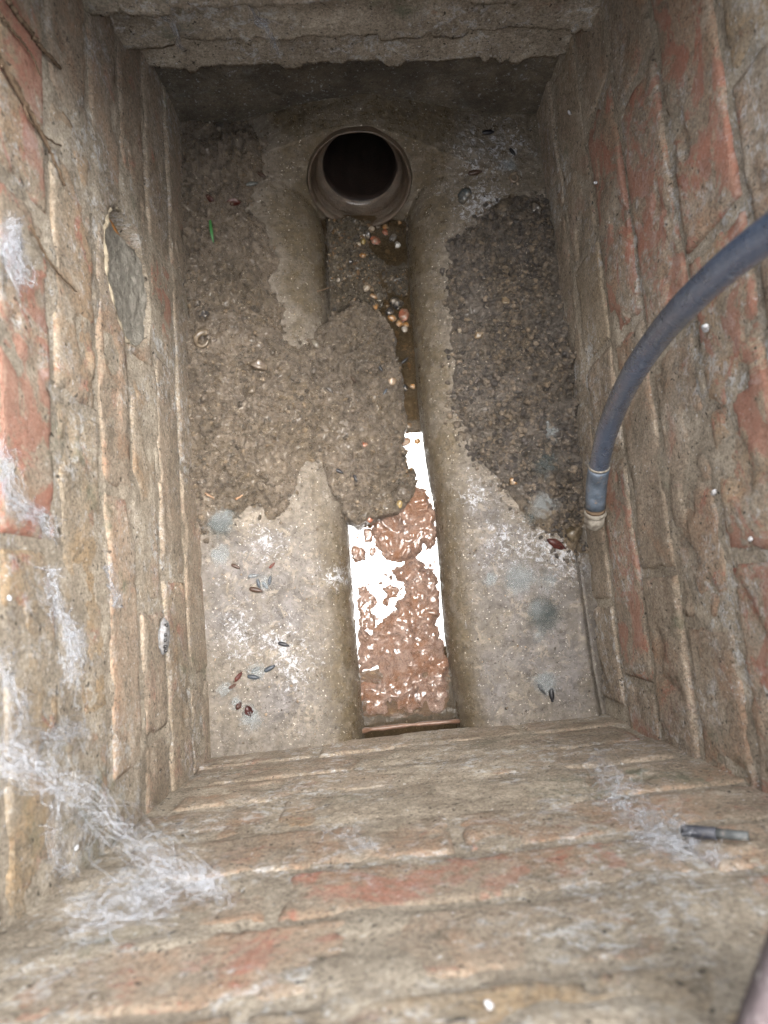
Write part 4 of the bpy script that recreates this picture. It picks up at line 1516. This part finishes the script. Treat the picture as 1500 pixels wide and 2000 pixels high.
# white pellets stuck on walls
for k, (wn, u, v, r, lb) in enumerate([('bottom', 955, 1963, .0022, 'white droplet near the bottom edge of the photo'), ('right', 1378, 640, .0042, 'white flake stuck under the hose on the right wall'),
                                       ('right', 1394, 962, .0038, 'white droppings on the red brick below the hose'), ('left', 18, 1168, .0020, 'white speck on the left brickwork'),
                                       ('right', 1465, 1053, .0020, 'white speck on the flaking brick at the right edge'), ('left', 150, 1656, .0022, 'white bead under the big cobweb'),
                                       ('right', 1112, 220, .0024, 'white fleck on the upper right brickwork'), ('right', 1163, 357, .0024, 'white flake in the right wall joint near the corner')]):
    wl_ = WALLS[wn]
    o = obj('white_fleck', lump_mesh('white_fleck', r * .75, 300 + k, 2, .35, .7, 1.4), MAT['fleck'])
    o.location = tuple(wl_.hit(u, v, .003)[2])
    o.rotation_euler = (random.random() * 3, random.random() * 3, random.random() * 3)
    o.color = (.36, .37, .39, 1)
    tag(o, lb, 'fleck', 'white flecks on the walls')


# ------------------------------------------------------------------ mould tufts
def tuft(u, v, R, n, label, mat='mould', hgt=1.0, dx=0.0, wall=None):
    p = onfloor(u, v)
    rg = np.random.default_rng(int(u * 7 + v))
    a = Acc()
    for k in range(int(n * 1.5)):
        az = rg.uniform(0, 6.28)
        rr_ = R * rg.random() ** .7 * (.45 + 1.1 * float(vn(np.array([az * 1.1 + u]), np.array([v * .37]), 5)[0]))
        b0 = np.array([math.cos(az) * rr_ * .8, math.sin(az) * rr_ * .8, -.001]) + rg.normal(0, R * .12, 3) * [1, 1, 0]
        tip = b0 + np.array([0, 0, .45 * hgt * R * (1 - .6 * min((rr_ / R) ** 2, 1)) * rg.uniform(.3, 1)]) + rg.normal(0, R * .28, 3) * [1, 1, .3]
        m = (b0 + tip) / 2 + rg.normal(0, R * .12, 3) + np.array([0, 0, R * .08])
        a.tube(np.array([b0, m, tip]), [.00013, .00011, .00006], 3, False)
    o = obj('mould_tuft', a.mesh('mould_tuft'), MAT[mat])
    o.location = tuple(p + np.array([0, 0, .001]))
    tag(o, label, 'mould', 'fluffy mould tufts on the benching')


tuft(1066, 846, .016, 700, 'white mould tuft in the dark soil beside the right wall')
tuft(1060, 900, .020, 500, 'grey-blue mould haze just below the white tuft in the soil', 'moulddark', .6)
tuft(1063, 985, .016, 700, 'white mould tuft at the lower end of the soil')
tuft(1040, 1008, .009, 260, 'small dark mould spot beside the lowest white soil tuft', 'moulddark', .6)
tuft(1014, 1130, .020, 1100, 'largest round pale mould puff on the right bench', hgt=.7)
tuft(959, 1130, .0085, 420, 'small round mould puff left of the largest one', hgt=.7)
tuft(1072, 1135, .014, 300, 'thin mould haze on the crack right of the largest puff', hgt=.4)
tuft(1050, 1190, .014, 450, 'white side of the two-tone mould tuft on the right bench', hgt=.7)
tuft(1066, 1200, .019, 900, 'dark green-grey side of the two-tone mould tuft', 'moulddark', .7)
tuft(1065, 1332, .014, 900, 'white mould tuft over black insects near the foot of the bench')
tuft(1055, 1240, .010, 160, 'wispy mould strand between the two-tone tuft and the lowest one', hgt=.4)
tuft(430, 1020, .018, 650, 'grey mould patch beside the left wall below the silt', 'moulddark', .6)
tuft(432, 1012, .018, 420, 'white mould threads over the grey patch by the left wall', hgt=.8)
tuft(428, 1085, .013, 500, 'pale round mould spot under the grey patch by the left wall', hgt=.4)
tuft(490, 1400, .012, 600, 'white mould around the rotten scraps at the bottom left', hgt=.7)
tuft(463, 1375, .009, 300, 'little white mould tuft left of the rotten scraps', hgt=.7)
tuft(500, 1312, .012, 350, 'thin white mould between the insects on the left bench', hgt=.5)
tuft(440, 1345, .009, 220, 'pale mould wisps beside the faded leaf scrap', hgt=.5)
tuft(995, 322, .010, 420, 'soft grey mould spot in the upper right bloom', hgt=.4)
tuft(518, 1138, .010, 240, 'bluish mould film over the insect cluster', hgt=.4)


# ------------------------------------------------------------------ cobwebs
def web(name, wall_pts, n, label, seed, proud=(.002, .02), r=(.00018, .0005), fluff=0, curl=.006, mat='web', spread=14):
    """wall_pts: (wall, u, v) anchors in order; threads run between near anchors, with knots and dust lumps"""
    rg = np.random.default_rng(seed)
    a = Acc()
    A = [(WALLS[w_], u, v) for (w_, u, v) in wall_pts]
    m = len(A)
    for k in range(int(n * .55)):
        i = rg.integers(0, m)
        st_ = rg.integers(1, 4)
        j_ = min(max(i + (st_ if rg.random() < .5 else -st_), 0), m - 1)
        pts = []
        for q_ in (i, j_):
            W_, u, v = A[q_]
            pts.append(W_.hit(u + rg.normal(0, spread * 1.5), v + rg.normal(0, spread * 1.5), rg.uniform(*proud))[2])
        if np.linalg.norm(pts[0] - pts[1]) < 1e-4:
            pts[1] = pts[0] + rg.normal(0, .008, 3)
        nn = 9
        t = np.linspace(0, 1, nn)
        Q = pts[0] * (1 - t)[:, None] + pts[1] * t[:, None]
        L = np.linalg.norm(pts[1] - pts[0])
        bow = rg.normal(0, .07 * L + curl * .12, 3)
        Q += np.sin(t * math.pi)[:, None] * bow + np.cumsum(rg.normal(0, curl * .12, (nn, 3)), 0) * np.sin(t * math.pi)[:, None]
        rr_ = r[0] + (r[1] - r[0]) * rg.random() ** 3
        rr_ *= .33
        a.tube(Q, rr_ * rg.uniform(.6, 1.6, nn), 4, False)
    for k in range(int(fluff * .5)):
        W_, u, v = A[rg.integers(0, m)]
        c = W_.hit(u + rg.normal(0, spread * 1.2), v + rg.normal(0, spread * 1.2), rg.uniform(*proud))[2]
        nn = 6
        d_ = rg.normal(0, 1, 3)
        d_ /= np.linalg.norm(d_)
        t = np.linspace(-1, 1, nn)
        Q = c + d_ * (t * rg.uniform(.002, .008))[:, None] + rg.normal(0, .0008, (nn, 3))
        a.tube(Q, (r[0] + (r[1] - r[0]) * rg.random() ** 3) * .42 * np.array([.4, 1, 1.2, 1, .8, .3]), 4, False)
    o = obj(name, a.mesh(name), MAT[mat])
    tag(o, label, 'cobweb', 'dusty cobwebs on the brickwork')
    return o


web('cobweb', [('left', 5, 1475), ('left', 40, 1490), ('left', 80, 1505), ('left', 120, 1530), ('left', 160, 1560), ('left', 195, 1590), ('bottom', 235, 1620), ('bottom', 265, 1650), ('bottom', 300, 1685), ('bottom', 340, 1705), ('bottom', 385, 1722), ('bottom', 415, 1730)],
    440, 'big dusty cobweb strung across the near left corner', 71, (.004, .035), (.0002, .0006), 700, .010, spread=15)
web('cobweb', [('bottom', 215, 1800), ('bottom', 250, 1765), ('bottom', 280, 1745), ('bottom', 310, 1715), ('bottom', 330, 1760), ('bottom', 270, 1780), ('bottom', 240, 1720), ('bottom', 180, 1775), ('bottom', 150, 1790)],
    240, 'lower fan of cobweb on the near wall under the big one', 72, (.002, .02), (.0002, .0005), 200, .012, spread=15)
web('cobweb', [('left', 128, 1545), ('left', 115, 1580), ('left', 105, 1620), ('left', 100, 1665), ('left', 115, 1690), ('left', 140, 1700), ('left', 170, 1600), ('left', 190, 1592)], 90,
    'looped cobweb strands hanging left of the big cobweb', 73, (.004, .02), (.0002, .0005), 60, .012, spread=6)
web('cobweb', [('left', 20, 440), ('left', 28, 480), ('left', 33, 520), ('left', 25, 500), ('left', 45, 545), ('left', 15, 470)], 220, 'bright white cobweb clot on the left wall beside the plugged hole level', 74, (.002, .012), (.0002, .0005), 260, .006, spread=9)
web('cobweb', [('left', 2, 880), ('left', 10, 920), ('left', 14, 960), ('left', 30, 985), ('left', 50, 1000), ('left', 80, 1000), ('left', 100, 1040)], 200, 'white cobweb clump at the left edge of the photo, halfway down', 75, (.001, .010), (.0002, .0005), 260, .006, spread=9)
web('cobweb', [('left', 103, 1120), ('left', 105, 1165), ('left', 112, 1195), ('left', 130, 1215), ('left', 150, 1240), ('left', 158, 1265), ('left', 145, 1290), ('left', 140, 1320), ('left', 135, 1240)], 240, 'white cobweb pouch in the left wall joint', 76, (.001, .012), (.0002, .0005), 330, .007, spread=7)
web('cobweb', [('left', 3, 1290), ('left', 15, 1330), ('left', 35, 1370), ('left', 40, 1410), ('left', 42, 1450), ('left', 10, 1450), ('left', 110, 1440), ('left', 150, 1420)], 160, 'thin cobweb running down the left edge above the big one', 77, (.001, .010), (.0002, .0004), 200, .006, spread=9)
web('cobweb', [('left', 212, 1110), ('left', 218, 1140), ('left', 222, 1165), ('left', 225, 1180)], 50, 'narrow bluish web film in a left wall joint', 78, (.0005, .004), (.0002, .0004), 130, .004, spread=4)
web('cobweb', [('bottom', 1175, 1490), ('bottom', 1185, 1510), ('bottom', 1200, 1530), ('bottom', 1190, 1555), ('bottom', 1230, 1545), ('bottom', 1215, 1575), ('bottom', 1250, 1590), ('bottom', 1290, 1610), ('bottom', 1330, 1615)], 200,
    'ragged cobweb above the dark stick on the near wall', 79, (.001, .014), (.0002, .0005), 330, .007, spread=11)
web('cobweb', [('bottom', 1270, 1640), ('bottom', 1310, 1645), ('bottom', 1350, 1650), ('bottom', 1400, 1670), ('bottom', 1330, 1665), ('bottom', 1250, 1625)], 120, 'pale web film spread below the dark stick', 80, (.0005, .006), (.0002, .0004), 240, .006, spread=11)
web('cobweb', [('bottom', 630, 1617), ('bottom', 655, 1633), ('bottom', 675, 1635), ('bottom', 695, 1622), ('bottom', 710, 1640), ('bottom', 735, 1650), ('bottom', 700, 1655)], 55, 'small looping cobweb in the middle of the near wall', 81, (.002, .012), (.0002, .0004), 40, .006, spread=5)


def topweb(pts, n, label, seed):
    rg = np.random.default_rng(seed)
    a = Acc()
    P = []
    for (u, v, k) in pts:
        P.append(WALLS['top'].hit(u, v, WALLS['top'].off(k) + .010)[2])
    P = np.array(P)
    for _ in range(n):
        i = rg.integers(0, len(P) - 1)
        t = np.linspace(0, 1, 7)
        q0, q1 = P[i] + rg.normal(0, .0022, 3), P[i + 1] + rg.normal(0, .0022, 3)
        Q = q0 * (1 - t)[:, None] + q1 * t[:, None] + np.sin(t * math.pi)[:, None] * rg.normal(0, .002, 3)
        a.tube(Q, rg.uniform(.0001, .00028) * rg.uniform(.6, 1.4, 7), 4, False)
    o = obj('cobweb', a.mesh('cobweb'), MAT['web'])
    tag(o, label, 'cobweb', 'dusty cobwebs on the brickwork')


topweb([(310, 22, 4), (335, 42, 3), (347, 70, 3), (353, 97, 3)], 26, 'thin web thread hanging from the stepped courses at far left', 90)
topweb([(490, 15, 4), (500, 40, 3), (520, 50, 3), (530, 75, 3), (537, 95, 3)], 60, 'dirty cobweb dangling from the stepped courses, nearer the middle', 91)
topweb([(235, 100, 2), (248, 82, 2), (255, 70, 2)], 12, 'tiny web thread where the left wall meets the stepped courses', 92)

# old pupa case on the left wall
cp = empty('cocoon', tuple(WALLS['left'].hit(320, 1243, .004)[2]))
tag(cp, 'old white cocoon with black specks stuck in the left wall', 'cocoon')
V, F = ico2(3)
k = 1 + .25 * (fbm(V[:, 0] * 3, V[:, 1] * 3 + V[:, 2], 3, 4) - .5)
o = obj('case', raw_mesh('case', V * k[:, None] * np.array([.005, .017, .011]), F), MAT['fleck'], cp)
o.color = (.20, .21, .225, 1)
for dy, dz in ((.011, .0055), (.002, .0085), (-.003, .0085), (-.009, .007), (-.013, .005)):
    o = obj('speck', lump_mesh('speck', .0019, 5, 1, .3, .7, 1.3), MAT['beetle'], cp)
    o.location = (.0035, dy, dz)
    o.color = (.012, .011, .011, 1)

# iron edge in the near right corner, ground round the rim
c0 = [at_depth(*p) for p in ((1430, 2090, .218), (1468, 1975, .218), (1495, 1900, .218), (1540, 1790, .218))]
fr_ = empty('iron_edge', tuple(c0[0]))
tag(fr_, 'blurred purple-brown iron edge in the bottom right corner', 'iron frame')
P = np.array(c0)
t = np.linspace(0, 1, 24)
Q = np.stack([np.interp(t, np.linspace(0, 1, 4), P[:, c]) for c in range(3)], 1)
rt = np.array([1.0, -.42, 0])
rt /= np.linalg.norm(rt)
ring = []
for off_, zz in ((0, 0), (.003, .004), (.24, .006), (.24, -.010), (.003, -.010)):
    ring.append(Q + rt * off_ + np.array([0, 0, zz]) + .0012 * (np.stack([fbm(t * 14, t * 0 + off_ * 50, 3, 3), fbm(t * 14, t * 0 + 5, 3, 4), t * 0], 1) - .5))
V = np.stack(ring, 1).reshape(-1, 3) - c0[0]
i = np.arange(24 * 5).reshape(24, 5)
j = np.roll(i, -1, 1)
F = np.stack([i[:-1], j[:-1], j[1:], i[1:]], -1).reshape(-1, 4)
obj('bar', raw_mesh('bar', V, F), MAT['frame'], fr_)

xa, xb, ya, yb = -.235, .29, -.17, .375
Vg = []
for x in (-8, xa, xb, 8):
    for y in (-8, ya, yb, 8):
        Vg.append((x, y, RIM + .002))
Fg = []
for i in range(3):
    for j in range(3):
        if (i, j) != (1, 1):
            Fg.append((i * 4 + j, (i + 1) * 4 + j, (i + 1) * 4 + j + 1, i * 4 + j + 1))
g = obj('ground', raw_mesh('ground', Vg, Fg, False), MAT['paving'])
tag(g, 'concrete yard surface round the open chamber', kind='structure')
